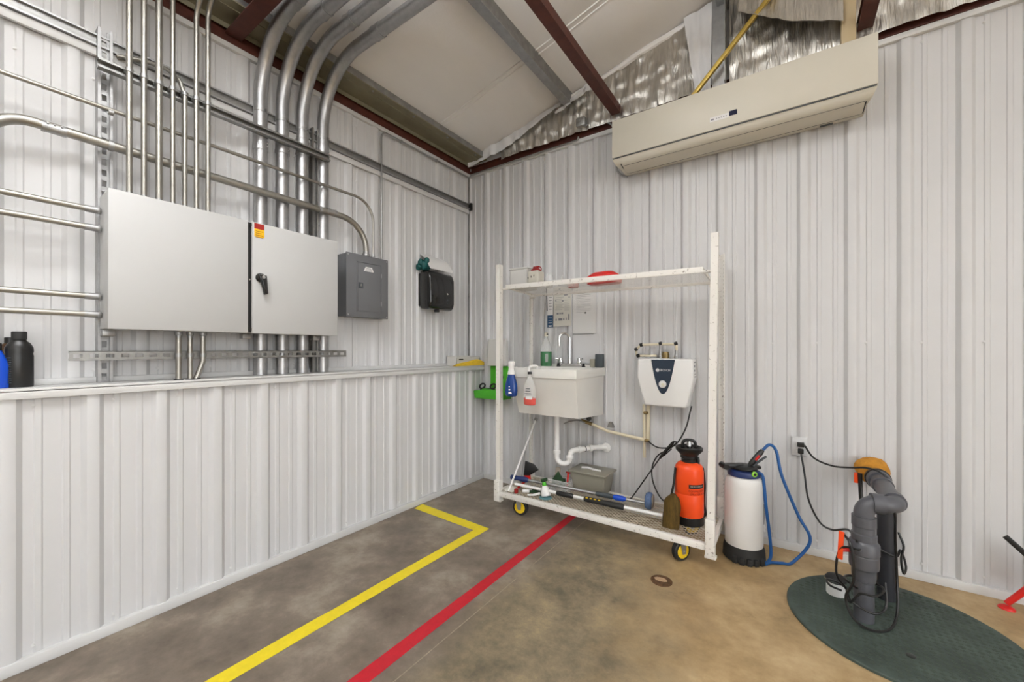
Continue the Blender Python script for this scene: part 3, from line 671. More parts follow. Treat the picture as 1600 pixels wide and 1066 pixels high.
for j in (0, 2): en.add([vs[3*i+j] for i in range(13)]+[v2[3*i+j] for i in range(13)], [(i, i+1, 14+i, 13+i) for i in range(12)])
tag(en.build('duster_cloth', 'envelope', smooth=60), 'folded yellow cloth lying on the ledge before the clear bin', 'cloth')
# ================================================================== RIGHT WALL
# air conditioner
t = thing('air_conditioner', 'long ivory wall-mounted air conditioner high on the sink wall', 'air conditioner', (2.146, 0, 2.60))
ax0, ax1 = 1.422, 2.872
prof = [(-.021, 2.612), (-.07, 2.600), (-.165, 2.604), (-.222, 2.622), (-.245, 2.652), (-.25, 2.668), (-.25, 2.905), (-.238, 2.938), (-.205, 2.948), (-.021, 2.948)]
def acx(i): return .035 if prof[i][1] < 2.615 else (.014 if prof[i][1] < 2.64 else 0)
mb = MB(); n = len(prof); vs = [(ax0+acx(i), *prof[i]) for i in range(n)]+[(ax1-acx(i), *prof[i]) for i in range(n)]
mb.add(vs, [list(range(n)), [n+i for i in range(n)][::-1]]+[[i, n+i, n+(i+1) % n, (i+1) % n] for i in range(n)])
bd = mb.build('body', 'ac', t, smooth=40)
MB().box(ax0-.002, ax1+.002, -.257, -.2495, 2.664, 2.936).build('front_panel', 'ac', t, bevel=.003)
MB().box(ax0+.003, ax1-.003, -.2525, -.243, 2.6575, 2.6625).build('panel_shadow_gap', 'greydark', t)
fp = [(-.242, 2.650), (-.220, 2.6195), (-.164, 2.6025), (-.095, 2.6005)]
def offs(k): return [(y, z-k) for y, z in fp]
mb = MB(); vs = []
for x in (ax0+.06, ax1-.045):
    for y, z in offs(.004)+offs(-.004)[::-1]: vs.append((x, y, z))
m_ = 8; mb.add(vs, [list(range(m_)), [m_+i for i in range(m_)][::-1]]+[[i, m_+i, m_+(i+1) % m_, (i+1) % m_] for i in range(m_)])
fo = mb.build('air_flap', 'ac', t, smooth=50)
MB().tube([(ax0+.055, -.225, 2.621), (ax0+.058, -.19, 2.607), (ax0+.062, -.10, 2.5995), (ax0+.075, -.092, 2.5990), (ax1-.055, -.092, 2.5990), (ax1-.042, -.10, 2.5995), (ax1-.040, -.20, 2.609)], .0035, 6).build('outlet_gap', 'black', t)
MB().tube([(ax0+.06, -.205, 2.6115), (ax1-.045, -.205, 2.6115)], .0018, 6).build('flap_crease', 'greydark', fo)
p = RW(1291, 196, -.06); MB().box(p.x-.03, p.x+.03, -.070, -.050, 2.5975, 2.604).build('drain_notch', 'greydark', t)
p = RW(1145.5, 176, -.258); MB().box(p.x-.022, p.x+.022, -.2585, -.2565, p.z-.014, p.z+.016).build('display', 'screen', t, smooth=0)
q = RW(1126, 181, -.258); MB().box(q.x-.062, p.x-.024, -.2578, -.2568, p.z-.020, p.z+.010).build('badge', 'paper', t, smooth=0)
ik = MB(); ik.box(q.x-.055, q.x-.038, -.2583, -.2575, p.z-.011, p.z-.001)
for k in range(5): ik.box(q.x-.026+.0135*k, q.x-.020+.0135*k, -.2583, -.2575, p.z-.009, p.z-.003)
stuff(ik.build('badge_print', 'ink', t, smooth=0))
# junction box on girt and cable down the unit's side
t = thing('junction_box', 'round-edged metal junction box on the brown girt', 'junction box', (1.09, -.05, 3.09))
MB().box(1.045, 1.125, -.085, -.031, 3.092, 3.165).build('box', 'galvdark', t, bevel=.008); MB().lathe([(.008, 0), (.008, .004)], (1.085, -.086, 3.13), 10, (0, -1, 0)).build('knockout', 'galv', t)
P = spline([(1.125, -.05, 3.10), (1.25, -.04, 3.09), (1.335, -.04, 3.04), (1.36, -.03, 2.95), (1.365, -.03, 2.80), (1.375, -.03, 2.68), (1.42, -.03, 2.62), (1.46, -.03, 2.598)], 6)
tag(MB().tube(P, .0075, 8).build('flexible_cable', 'galv'), 'grey flexible cable from the junction box to the air conditioner', 'cable')

# ------------------------------------------------------------------ rolling cart
t = thing('rolling_cart', 'tall white chipped metal cart with wire shelf and yellow wheels', 'cart', (1.37, -.35, 0))
CYF, CYB = -.580, -.115; XL, XR = .618, 2.125
def post(x0, y0, x1, z0, z1, flip):
    mb = MB(); w_ = .038; s = -1 if flip else 1
    mb.bar((x0, y0, z0), (x1, y0, z1), .004, w_, (s, 0, 0)); o = mb.build('post', 'cart', t)
    b2 = MB(); b2.bar((x0-s*(w_/2-.002), y0+(w_/2 if y0 < -.3 else -w_/2), z0), (x1-s*(w_/2-.002), y0+(w_/2 if y0 < -.3 else -w_/2), z1), w_, .004, (s, 0, 0)); b2.build('post_flange', 'cart', o)
    hs = MB(); k = z0+.05
    while k < z1-.03:
        q = (k-z0)/(z1-z0); xx = x0+(x1-x0)*q
        hs.obox((xx-s*(w_/2-.004), y0+(w_/2 if y0 < -.3 else -w_/2), k), (1, 0, 0), (0, 1, 0), (0, 0, 1), .0026, .005, .006); k += .025
    stuff(hs.build('perforations', 'rust', o))
    return o
post(XL, CYF, XL, .085, 1.925, True); post(XR-.005, CYF, XR+.018, .085, 1.922, True)
post(.632, CYB, .632, .085, 1.735, True); post(XR, CYB-.03, XR, .085, 1.885, True)
for x, y in ((XL, CYF), (XR-.004, CYF), (.632, CYB), (XR, CYB-.03)):
    MB().box(x-.024, x+.024, y-.024, y+.024, .082, .30 if x > 1 else .24).build('post_sleeve', 'cart', t, bevel=.002)
    MB().box(x-.03, x+.03, y-.012, y+.03, .075, .09).build('foot_plate', 'cart', t, bevel=.002)
fr = MB()
fr.box(XL+.02, XR-.02, CYF-.014, CYF+.012, .118, .158); fr.box(XL+.02, XR-.02, CYB-.012, CYB+.014, .118, .158); fr.box(XL-.012, XL+.012, CYF+.02, CYB-.02, .118, .158); fr.box(XR-.012, XR+.012, CYF+.02, CYB-.02, .118, .158)
fr.build('deck_frame', 'cart', t, bevel=.0015)
def diamond(x0, x1, y0, y1, zf, sp, wv, th, slope):
    mb = MB(); H = y1-y0
    for s in (1, -1):
        k = x0-H/slope
        while k < x1+H/slope:
            xa, ya, xb, yb = (k, y0, k+s*H/slope, y1)
            pts_ = []
            for q in (0, 1):
                pass
            lo, hi = 0.0, 1.0; dx = xb-xa
            for lim, sg in ((x0, 1), (x1, -1)):
                va, vb = (xa-lim)*sg, (xb-lim)*sg
                if va < 0 and vb < 0: lo = 2
                elif va < 0: lo = max(lo, va/(va-vb))
                elif vb < 0: hi = min(hi, va/(va-vb))
            if lo < hi-.01:
                A = V(xa+dx*lo, ya+H*lo, 0); B = V(xa+dx*hi, ya+H*hi, 0); A.z = zf(A.x, A.y); B.z = zf(B.x, B.y)
                mb.bar(A, B, wv, th)
            k += sp
    return mb
stuff(diamond(XL+.012, XR-.012, CYF+.012, CYB-.012, lambda x, y: .154, .034, .0042, .0016, .9).build('deck_mesh', 'deckmesh', t, smooth=0))
def sz(x, y): return 1.748-.017*(x-.67)-.07*(y+.55)
SX0, SX1, SY0, SY1 = .672, 2.078, -.552, -.185
def sbar(a, b, w_, h): return MB().bar((*a, sz(*a)), (*b, sz(*b)), w_, h)
for nm, a, b in (('shelf_front_bar', (SX0, SY0), (SX1, SY0)), ('shelf_rear_bar', (SX0+.03, SY1), (SX1, SY1)), ('shelf_side_bar', (SX0, SY0), (SX0+.03, SY1)), ('shelf_side_bar', (SX1, SY0), (SX1, SY1))): sbar(a, b, .006, .034 if 'front' in nm else .02).build(nm, 'cart', t, bevel=.001)
stuff(diamond(SX0+.004, SX1-.004, SY0+.003, SY1-.003, lambda x, y: sz(x, y)+.0048, .025, .0024, .0004, .5).build('shelf_mesh', 'cart', t, smooth=0))
for x, y, s in ((XL+.018, CYF+.03, 1), (XR-.006, CYF+.03, -1), (.65, -.16, 1), (XR-.02, -.16, -1)):
    zz = sz(min(max(x, SX0), SX1), y); MB().box(min(x, x+s*.05), max(x, x+s*.05), y-.012, y+.012, zz-.020, zz-.006).build('shelf_bracket', 'cart', t, bevel=.002)
def caster(x, y, yaw):
    ax_ = V(math.sin(yaw), -math.cos(yaw), 0); R = .060; c = V(x, y, R)
    o = MB().lathe([(.040, -.019), (R-.006, -.019), (R, -.012), (R, .012), (R-.006, .019), (.040, .019)], c, 28, ax_).build('caster', 'rubber', t, smooth=40)
    MB().lathe([(.010, -.020), (.040, -.0225), (.044, -.018), (.044, .018), (.040, .0225), (.010, .020)], c, 24, ax_).build('hub', 'wheel', o, smooth=40)
    f = MB()
    for s in (-1, 1):
        q = c+ax_*(s*.026); sd = V(ax_.y, -ax_.x, 0)
        f.add([q+sd*-.012+V(0, 0, -.014), q+sd*.012+V(0, 0, -.014), q+sd*.028+V(0, 0, .052), q+sd*-.016+V(0, 0, .052), q+ax_*(s*.003)+sd*-.012+V(0, 0, -.014), q+ax_*(s*.003)+sd*.012+V(0, 0, -.014), q+ax_*(s*.003)+sd*.028+V(0, 0, .052), q+ax_*(s*.003)+sd*-.016+V(0, 0, .052)],
              [(0, 3, 2, 1), (4, 5, 6, 7), (0, 1, 5, 4), (1, 2, 6, 5), (2, 3, 7, 6), (3, 0, 4, 7)])
    f.box(x-.035, x+.035, y-.035, y+.035, .110, .1185); f.cyl(c-ax_*.032, c+ax_*.032, .007, 8); f.build('fork', 'galv', o)
for x, y, yaw in ((.807, -.545, .15), (1.955, -.540, 1.0), (.80, -.15, .2), (1.94, -.15, .6)): caster(x, y, yaw)

# ------------------------------------------------------------------ laundry tub
t = thing('laundry_tub', 'white plastic laundry tub mounted on the wall inside the cart frame', 'sink', (1.0, -.28, .74))
TX0, TX1, TY0 = .722, 1.268, -.545
def ring(x0, x1, y0, y1, z): return [(x0, y0, z), (x1, y0, z), (x1, y1, z), (x0, y1, z)]
mb = MB(); rings = [[(TX0+.035, TY0+.055, .768), (TX1-.006, TY0+.055, .768), (TX1-.006, -.03, .738), (TX0+.035, -.03, .738)], ring(TX0, TX1, TY0, -.03, 1.05), ring(TX0-.012, TX1+.010, TY0-.012, -.028, 1.052), ring(TX0-.012, TX1+.010, TY0-.012, -.028, 1.118), ring(TX0+.022, TX1-.022, TY0+.022, -.14, 1.118), ring(TX0+.075, TX1-.065, TY0+.07, -.15, .80)]
vs = [p for r in rings for p in r]; fs = [[3, 2, 1, 0], [20, 21, 22, 23]]
for k in range(5):
    for i in range(4): a_, b_ = k*4+i, k*4+(i+1) % 4; fs.append([a_, b_, b_+4, a_+4])
mb.add(vs, fs); mb.build('basin', 'tub', t, bevel=.008, seg=3, smooth=50)
MB().box(TX0, TX1, -.036, -.026, 1.10, 1.138).build('back_ledge', 'tub', t, bevel=.003)
fc = V(.988, -.078, 1.119)
f = MB().box(fc.x-.11, fc.x+.11, fc.y-.026, fc.y+.022, 1.119, 1.146).build('faucet_deck', 'chrome', t, bevel=.008, seg=3)
MB().tube(fillet([(fc.x, fc.y, 1.14), (fc.x, fc.y, 1.395), (fc.x-.06, fc.y-.075, 1.395), (fc.x-.06, fc.y-.075, 1.31)], [.0475, .0475], 9), .0115, 12).build('spout', 'chrome', f)
MB().cyl((fc.x-.06, fc.y-.075, 1.325), (fc.x-.06, fc.y-.075, 1.288), .013, 12, .011).build('aerator', 'chrome', f)
MB().lathe([(.02, 0), (.014, .03), (.011, .05)], (fc.x, fc.y, 1.142), 14).build('spout_base', 'chrome', f)
for s in (-1, 1):
    k = MB().lathe([(.019, 0), (.022, .012), (.018, .03), (.015, .045), (.006, .05)], (fc.x+s*.085, fc.y, 1.146), 14).build('tap_handle', 'chrome', f)
    MB().tube([(fc.x+s*.085, fc.y, 1.18), (fc.x+s*.125, fc.y-.02, 1.186)], [.008, .006], 8).build('lever', 'chrome', k)
MB().lathe([(.020, 0), (.020, .028), (.014, .036)], (TX1-.10, -.10, .71), 14, (.5, -1, 0)).build('tailpiece_plug', 'black', t)
# P-trap
tp = thing('drain_trap', 'white plastic P-trap drain pipe below the laundry tub', 'pipe', (1.05, -.25, .34))
P = fillet([(.986, -.30, .745), (.986, -.30, .368), (1.085, -.27, .368), (1.085, -.27, .470), (1.21, -.07, .475), (1.30, -.0, .475)], [.048, .048, .04, .02], 8)
MB().tube(P, .0205, 16).build('pipe', 'white', tp)
for p_, a_ in (((.986, -.30, .455), (0, 0, 1)), ((1.085, -.27, .425), (0, 0, 1)), ((1.13, -.197, .4715), (.53, .85, .02)), ((1.185, -.11, .4735), (.53, .85, .02))):
    MB().lathe([(.0205, -.014), (.027, -.014), (.029, 0), (.027, .014), (.0205, .014)], p_, 16, a_).build('slip_nut', 'white', tp)
MB().lathe([(.0215, -.003), (.0235, -.003), (.0235, .003), (.0215, .003)], (1.158, -.153, .4725), 16, (.53, .85, .02)).build('rubber_band', 'black', tp)
MB().lathe([(.036, 0), (.036, .006), (.022, .010)], (1.285, -.020, .475), 18, (0, -1, 0)).build('wall_flange', 'white', tp)
# hose valve and supply tubing
t = thing('supply_line', 'cream supply tube with lever valve between tub and water heater', 'pipe', (1.4, -.05, .6))
A, B = RW(925, 663, -.09), RW(1005, 687, -.05)
MB().tube([A, RW(950, 674, -.07), B, RW(1008, 687, -.045)], .0125, 10).build('tube', 'pex', t)
MB().tube([RW(1006, 632, -.045), RW(1007, 715, -.045)], .011, 10).build('riser', 'pex', t)
MB().tube([RW(1013, 634, -.03), RW(1012, 690, -.03)], .015, 10).build('riser_sleeve', 'pex', t)
v = MB().tube([RW(908, 657, -.11), A], .014, 10).build('valve_body', 'brass', t)
MB().tube(spline([RW(881, 662, -.14), RW(892, 658, -.14), RW(904, 657, -.13), RW(914, 661, -.12)], 4), [.004]+[.006]*12, 8).build('valve_lever', 'galvdark', v)
MB().prism([(-.022, -.02), (.03, -.022), (.012, .02), (-.008, .022)], RW(953, 664, -.075), (1, 0, 0), (0, 0, 1), -.03).build('hose_bracket', 'galvdark', t)
for p_ in ((1009, 645), (1010, 688)): MB().lathe([(.016, -.01), (.02, 0), (.016, .01)], RW(*p_, -.045), 10).build('fitting', 'brass', t)

# water heater
t = thing('water_heater', 'small white under-sink water heater with navy badge on the wall', 'water heater', (1.77, -.08, .857))
hy = -.165
prof = [(1.578, 1.196), (1.952, 1.196), (1.956, 1.06), (1.912, .858), (1.628, .858), (1.574, 1.06)]
mb = MB().prism([(x-1.77, z-1.0) for x, z in prof], (1.77, -.024, 1.0), (1, 0, 0), (0, 0, 1), -hy-.024); bd = mb.build('body', 'white', t, bevel=.014, seg=3, smooth=50)
A, B, T_ = RW(1017.5, 562, hy-.001), RW(1054.5, 562, hy-.001), RW(1037, 616, hy-.001)
poly = []
for k in range(17):
    s = -1+2*k/16; poly.append((s, abs(s)**2.4))
cxn = (A.x+B.x)/2; hw = (B.x-A.x)/2; hh = A.z-T_.z
outl = [(cxn+hw*s, T_.z+hh*abs(s)**2.1) for s in [-1+2*k/24 for k in range(25)]]
MB().prism([(x-cxn, z-T_.z) for x, z in outl], (cxn, hy-.0005, T_.z), (1, 0, 0), (0, 0, 1), .002).build('badge', 'navypanel', t, smooth=0)
dc = RW(1035.5, 600.5, hy-.002); d = MB().lathe([(.026, 0), (.026, .006), (.021, .012), (.012, .014)], (dc.x, hy-.002, dc.z), 24, (0, -1, 0)).build('dial', 'white', t)
MB().lathe([(.011, 0), (.009, .004)], (dc.x+.004, hy-.0155, dc.z-.002), 16, (0, -1, 0)).build('dial_cap', 'cream', d)
lc = RW(1027.5, 578.5, hy-.003)
MB().lathe([(.0085, 0), (.0125, 0), (.0125, .001), (.0085, .001)], (lc.x, hy-.0028, lc.z), 20, (0, -1, 0)).build('logo_ring', 'white', t)
MB().box(lc.x-.005, lc.x+.005, hy-.0038, hy-.0028, lc.z-.003, lc.z+.003).build('logo_mark', 'white', t)
tc = RW(1039.5, 578.8, hy-.003); text('logo_text', 'BOSCH', .021, (tc.x, hy-.0032, tc.z), (1, 0, 0), (0, 0, 1), 'white', t)
ik = MB()
for z_, h_, w_ in ((1.172, .006, .06), (1.145, .016, .03), (1.115, .014, .024), (1.09, .004, .05), (1.072, .006, .055)): sf = 1.952+.004*(1.196-z_)/.136; ik.box(sf-.002, sf+.0006, -.12, -.12+w_, z_-h_/2, z_+h_/2)
stuff(ik.build('side_print', 'ink', t, smooth=0))
# heater piping
for i, (px, nm) in enumerate(((1032, 'cold inlet'), (1057, 'hot outlet'))):
    pb = RW(px, 556, -.07); MB().lathe([(.016, 0), (.018, .02), (.012, .03), (.012, .06)], (pb.x, -.07, 1.194), 12).build('inlet_fitting', 'galv', t)
pb = RW(1040, 552, -.07); MB().lathe([(.022, 0), (.026, .03), (.020, .05)], (pb.x, -.07, 1.194), 14).build('relief_valve', 'brass', t)
A1, A2 = RW(1032, 538, -.07), RW(1057, 538, -.07)
MB().tube(fillet([(A2.x, -.07, 1.25), (A2.x, -.07, A2.z), (A1.x, -.07, A1.z), RW(1002, 539, -.07), RW(994, 546, -.07), RW(995, 556, -.05)], .012, 4), .0085, 8).build('copper_line', 'pex', t)
MB().tube([(A1.x, -.07, 1.25), (A1.x, -.07, A1.z)], .0085, 8).build('riser', 'galv', t)
MB().tube(fillet([RW(998, 556, -.05), RW(1012, 556, -.06), RW(1026, 556, -.07)], .01, 3), .008, 8).build('cold_line', 'pex', t)
for px, py in ((1002, 539), (994, 546), (997, 556), (1032, 537), (1056, 537)):
    p_ = RW(px, py, -.07); MB().lathe([(.011, -.011), (.014, -.008), (.014, .008), (.011, .011)], p_, 10, (1, 0, .3)).build('elbow_clamp', 'black', t)
P = spline([(1.93, -.08, .866), RW(1078, 645, -.09), RW(1072, 668, -.10), RW(1060, 690, -.12), RW(1048, 699, -.15), RW(1030, 700, -.10), RW(1018, 694, -.06), RW(1011, 687, -.04)], 6)
tag(MB().tube(P, .005, 8).build('power_cord', 'black'), 'black cord hanging from the water heater', 'cord')

# ------------------------------------------------------------------ things on and around the tub
def sprayhead(mb, c, u, s=1.0):      # trigger head pointing along u
    c = V(c); u = V(u).normalized(); sd = V(-u.y, u.x, 0)
    mb.obox(c+V(0, 0, .022*s), u, sd, V(0, 0, 1), .030*s, .010*s, .012*s); mb.cyl(c+u*.030*s+V(0, 0, .024*s), c+u*.042*s+V(0, 0, .024*s), .007*s, 8); mb.obox(c+u*.018*s+V(0, 0, -.006*s), u+V(0, 0, -1.5), sd, V(0, 0, 1)+u*.6, .004*s, .006*s, .020*s); mb.cyl(c+V(0, 0, -.012*s), c+V(0, 0, .012*s), .013*s, 12)
sc = V(.768, -.089, 1.119)
t = thing('spray_bottle', 'clear bottle of green liquid standing beside the faucet', 'bottle', sc)
MB().lathe([(.046, 0), (.048, .004), (.048, .125)], sc, 24).build('liquid', 'liqgreen', t); MB().lathe([(.0485, .124), (.0485, .150), (.040, .185), (.022, .225), (.014, .24), (.013, .26)], sc, 24).build('bottle', 'clear', t)
MB().lathe([(.015, .255), (.016, .262), (.016, .285), (.010, .29)], sc, 14).build('cap', 'cream', t); MB().tube([(sc.x, sc.y, sc.z+.275), (sc.x+.028, sc.y-.018, sc.z+.272)], .005, 8).build('nozzle', 'black', t)
MB().box(sc.x+.02, sc.x+.044, -.139, -.132, sc.z+.035, sc.z+.105).build('label', 'clear', t)
g = RW(937, 562, -.075); tag(MB().box(g.x-.031, g.x+.031, -.10, -.05, 1.119, 1.225).build('sponge_block', 'greydark', bevel=.006), 'dark grey block on the tub back ledge', 'block')
tag(MB().box(g.x-.075, g.x-.034, -.10, -.065, 1.119, 1.185).build('soap_bar', 'smoke', bevel=.005), 'tan block beside the dark grey block', 'block')
for px, lab in ((873, 'black rubber stopper left of the faucet'), (912, 'black rubber stopper right of the faucet')):
    p_ = RW(px, 568, -.10); tag(MB().lathe([(.016, 0), (.016, .006), (.009, .014), (.011, .022), (.006, .03)], (p_.x, -.105, 1.119), 12).build('sink_stopper', 'black'), lab, 'stopper')
# blue bottle on tub side, clear one on tub front
c = V(.762, -.606, .908)
t = thing('soap_bottle', 'blue bottle with white neck hanging at the tub corner', 'bottle', c)
MB().lathe([(.040, 0), (.048, .006), (.052, .04), (.050, .085), (.040, .125), (.030, .155), (.026, .17)], c, 26, (0, 0, 1), 1, .72).build('body', 'liqblue', t, smooth=60)
MB().lathe([(.028, .165), (.026, .18), (.021, .20), (.020, .215), (.027, .245), (.028, .258), (.020, .264)], c, 20).build('neck', 'white', t, smooth=50)
MB().box(c.x-.006, c.x+.006, c.y, -.53, 1.119, 1.128).build('hook', 'white', t)
lb = MB()
for k in range(3): lb.obox((c.x+.020-.004*k, c.y-.0335, c.z+.03+.022*k), (.8, .55, 0), (-.55, .8, 0), (0, 0, 1), .018-.004*k, .001, .007-.002*k)
stuff(lb.build('label_print', 'paper', t, smooth=0))
c = V(.925, -.602, .855)
t = thing('spray_bottle', 'clear spray bottle with red liquid hanging on the tub front', 'bottle', c)
MB().lathe([(.040, 0), (.047, .005), (.048, .05)], c, 24, (0, 0, 1), 1, .68).build('liquid', 'liqred', t, smooth=50); MB().lathe([(.0482, .05), (.048, .12), (.042, .15), (.022, .19), (.014, .21), (.013, .235)], c, 24, (0, 0, 1), 1, .68).build('bottle', 'clear', t, smooth=50)
MB().obox((c.x+.012, c.y-.0325, c.z+.055), (1, .15, 0), (-.15, 1, 0), (0, 0, 1), .024, .0012, .011).build('label', 'paper', t)
lb = MB()
for k in range(3): lb.obox((c.x+.006, c.y-.0330, c.z+.085+.018*k), (1, .1, 0), (-.1, 1, 0), (0, 0, 1), .022-.003*k, .001, .004)
stuff(lb.build('label_print', 'ink', t, smooth=0))
hd = MB(); hd.cyl((c.x, c.y, c.z+.225), (c.x, c.y, c.z+.243), .016, 14); MB_ = hd.build('collar', 'black', t)
hd = MB(); hd.tube(spline([(c.x-.012, c.y, c.z+.243), (c.x-.010, c.y+.004, c.z+.27), (c.x+.006, c.y+.02, c.z+.285), (c.x+.025, c.y+.052, c.z+.283), (c.x+.032, c.y+.055, c.z+.265)], 4), .009, 8); hd.build('trigger_head', 'white', t)

# eyewash station
t = thing('eyewash_station', 'bright green wall eyewash station with black caps near the corner', 'eyewash station', (.2, -.09, .80))
MB().box(.125, .335, -.046, -.024, .84, 1.105).build('back_plate', 'green', t, bevel=.006)
mb = MB().prism([(.035, .80), (.36, .80), (.37, .872), (.125, .895), (.10, .878), (.02, .872)], (0, -.024, 0), (1, 0, 0), (0, 0, 1), .15); mb.build('tray', 'green', t, bevel=.008)
for x, y in ((.095, -.13), (.20, -.10)):
    mb = MB()
    for k in range(1): mb.tube([(x+.03*math.cos(a), y+.014*math.sin(a)-.0, .892+.022*math.sin(a)+.022) for a in [2*math.pi*i/14 for i in range(15)]], .0085, 8, False)
    mb.lathe([(.022, 0), (.022, .014), (.012, .02)], (x, y, .878), 14); mb.build('cap', 'black', t)
MB().tube([(.12, -.12, .893), (.18, -.105, .893)], .006, 8).build('cap_link', 'black', t)
mb = MB(); vs = [(.125, -.03, 1.106), (.34, -.03, 1.106), (.34, -.10, 1.106), (.125, -.10, 1.106), (.115, -.03, 1.36), (.325, -.03, 1.36), (.325, -.07, 1.36), (.115, -.07, 1.36)]
mb.add(vs, [(0, 3, 2, 1), (4, 5, 6, 7), (0, 1, 5, 4), (1, 2, 6, 5), (2, 3, 7, 6), (3, 0, 4, 7)]); mb.build('bottle', 'frost', t, bevel=.012, seg=3)
MB().box(.235, .30, -.0895, -.088, 1.17, 1.24).build('bottle_label', 'paper2', t)
MB().lathe([(.016, 0), (.012, .004)], (.27, -.047, 1.0), 12, (0, -1, 0)).build('latch', 'grass', t)

# wall papers
def sheet(name, x0, x1, z0, z1, m, label, y=-.024, lines=None, th=.0015):
    t = thing(name, label, 'paper', ((x0+x1)/2, y, z0)); MB().box(x0, x1, y-th, y, z0, z1).build('sheet', m, t, smooth=0)
    if lines:
        mb = MB()
        for (a, b, c_, d_) in lines: mb.box(x0+(x1-x0)*a, x0+(x1-x0)*b, y-th-.0006, y-th+.0003, z0+(z1-z0)*c_, z0+(z1-z0)*d_)
        stuff(mb.build('print', 'ink', t, smooth=0))
    return t
t = sheet('wall_notice', .745, .800, 1.455, 1.80, 'paper', 'narrow notice with dark blue foot above the tub', lines=[(.25, .8, .45+.075*k, .465+.075*k) for k in range(6)])
MB().box(.745, .800, -.0262, -.0254, 1.455, 1.56).build('blue_block', 'blueprint', t, smooth=0)
mb = MB()
for k in range(4): mb.box(.755, .790, -.0268, -.0261, 1.47+.022*k, 1.473+.022*k)
stuff(mb.build('blue_print', 'paper', t, smooth=0)); MB().box(.757, .786, -.0268, -.0261, 1.460, 1.467).build('logo_block', 'paper', t, smooth=0)
MB().tube([(.735, -.03, 1.80), (.741, -.03, 1.72), (.745, -.03, 1.60)], .004, 6).build('curled_edge', 'greydark', t)
ln = [(.08, .9, .90, .908), (.6, .8, .77, .80), (.1, .16, .64, .68), (.48, .58, .62, .66), (.86, .92, .70, .74), (.18, .3, .30, .345), (.34, .42, .30, .345), (.45, .55, .30, .345), (.12, .18, .14, .19), (.28, .5, .14, .2), (.55, .62, .15, .2), (.7, .75, .15, .21), (.84, .9, .15, .3), (.3, .4, .93, .97), (.8, .95, .94, .99)]
ln += [(.1+.03*(k % 3), .5+.1*(k % 2), .42+.045*k, .427+.045*k) for k in range(8)]+[(.62, .9, .40+.05*k, .406+.05*k) for k in range(6)]
sheet('wall_notice', .806, .975, 1.462, 1.80, 'paper2', 'cream notice with small symbols above the faucet', lines=ln)
t = sheet('wall_notice', .992, 1.195, 1.395, 1.78, 'paper', 'white sheet with a black dot in a plastic sleeve above the tub', lines=[(.16, .16+(.62 if k % 3 else .35), .86-.034*k, .866-.034*k) for k in range(13)])
MB().lathe([(.008, 0), (.008, .0012)], (1.105, -.0258, 1.565), 14, (0, -1, 0)).build('black_dot', 'inkblack', t)
MB().box(.986, 1.203, -.0275, -.0268, 1.39, 1.80).build('plastic_sleeve', 'sleeve', t, smooth=0)
sheet('splash_sheet', .99, 1.225, 1.145, 1.385, 'panel', 'plain white splash sheet on the wall behind the faucet')

# top shelf things
def onshelf(x, y): return sz(x, y)+.0055
x0, x1 = RW(805, 430, -.36).x, RW(832, 430, -.36).x; xm = (x0+x1)/2; zb = onshelf(xm, -.37)
t = thing('plastic_canister', 'large cloudy square canister at the end of the top shelf', 'canister', (xm, -.37, zb))
MB().box(x0, x1+.015, -.45, -.29, zb, zb+.165).build('body', 'frost', t, bevel=.02, seg=3); MB().box(x0-.002, x1+.017, -.452, -.288, zb+.157, zb+.172).build('lid', 'frost', t, bevel=.006)
x0, x1 = RW(832.5, 430, -.44).x, RW(849, 430, -.44).x; xm = (x0+x1)/2; yj = -.47; zb = onshelf(xm, yj)
t = thing('plastic_jug', 'cloudy jug with dark red cap on the top shelf', 'jug', (xm, yj, zb))
MB().box(x0, x1, yj-.05, yj+.05, zb, zb+.115).build('body', 'frostd', t, bevel=.014, seg=3)
cp = MB().lathe([(.040, .112), (.040, .125), (.024, .138), (.022, .15)], (xm, yj, zb), 18).build('cap', 'darkred', t); MB().tube(spline([(xm, yj, zb+.152), (xm+.025, yj, zb+.150), (xm+.045, yj, zb+.135), (xm+.046, yj, zb+.115)], 4), .0045, 8).build('cap_strap', 'darkred', cp)
ik = MB()
for k, dx in enumerate((-.040, -.012, .012)): ik.obox((xm+dx, yj-.0508, zb+.062+.006*k), (1, 0, .4*k-.4), (0, 1, 0), (0, 0, 1), .003, .0008, .007)
stuff(ik.build('marker_print', 'inkblack', t, smooth=0))
xq = x1+.03; t = thing('glass_jar', 'small clear jar with dark contents behind the jug', 'jar', (xq, -.40, onshelf(xq, -.40)))
MB().lathe([(.026, 0), (.028, .004), (.028, .09), (.022, .10)], (xq, -.40, onshelf(xq, -.40)), 16).build('jar', 'clear', t); MB().lathe([(.012, .004), (.012, .05)], (xq-.012, -.40, onshelf(xq, -.40)), 10).build('contents', 'black', t)
for i, (px, yy) in enumerate(((878, -.42), (892, -.36))):
    p_ = RW(px, 436, yy); zb = onshelf(p_.x, yy); t = thing('glass_jar', ('clear stemmed funnel', 'low clear cup')[i]+' on the top shelf', 'jar', (p_.x, yy, zb))
    MB().lathe([(.03, 0), (.032, .02), (.012, .035), (.006, .05), (.006, .075)] if i == 0 else [(.034, 0), (.036, .03), (.034, .032)], (p_.x, yy, zb), 16).build('body', 'clear', t)
x0, x1 = RW(917, 430, -.40).x, RW(967, 430, -.40).x; xm = (x0+x1)/2; zb = onshelf(xm, -.37)
t = thing('red_tub', 'red lidded tub with sloping lid on the top shelf', 'tub', (xm, -.37, zb))
hw = (x1-x0)/2
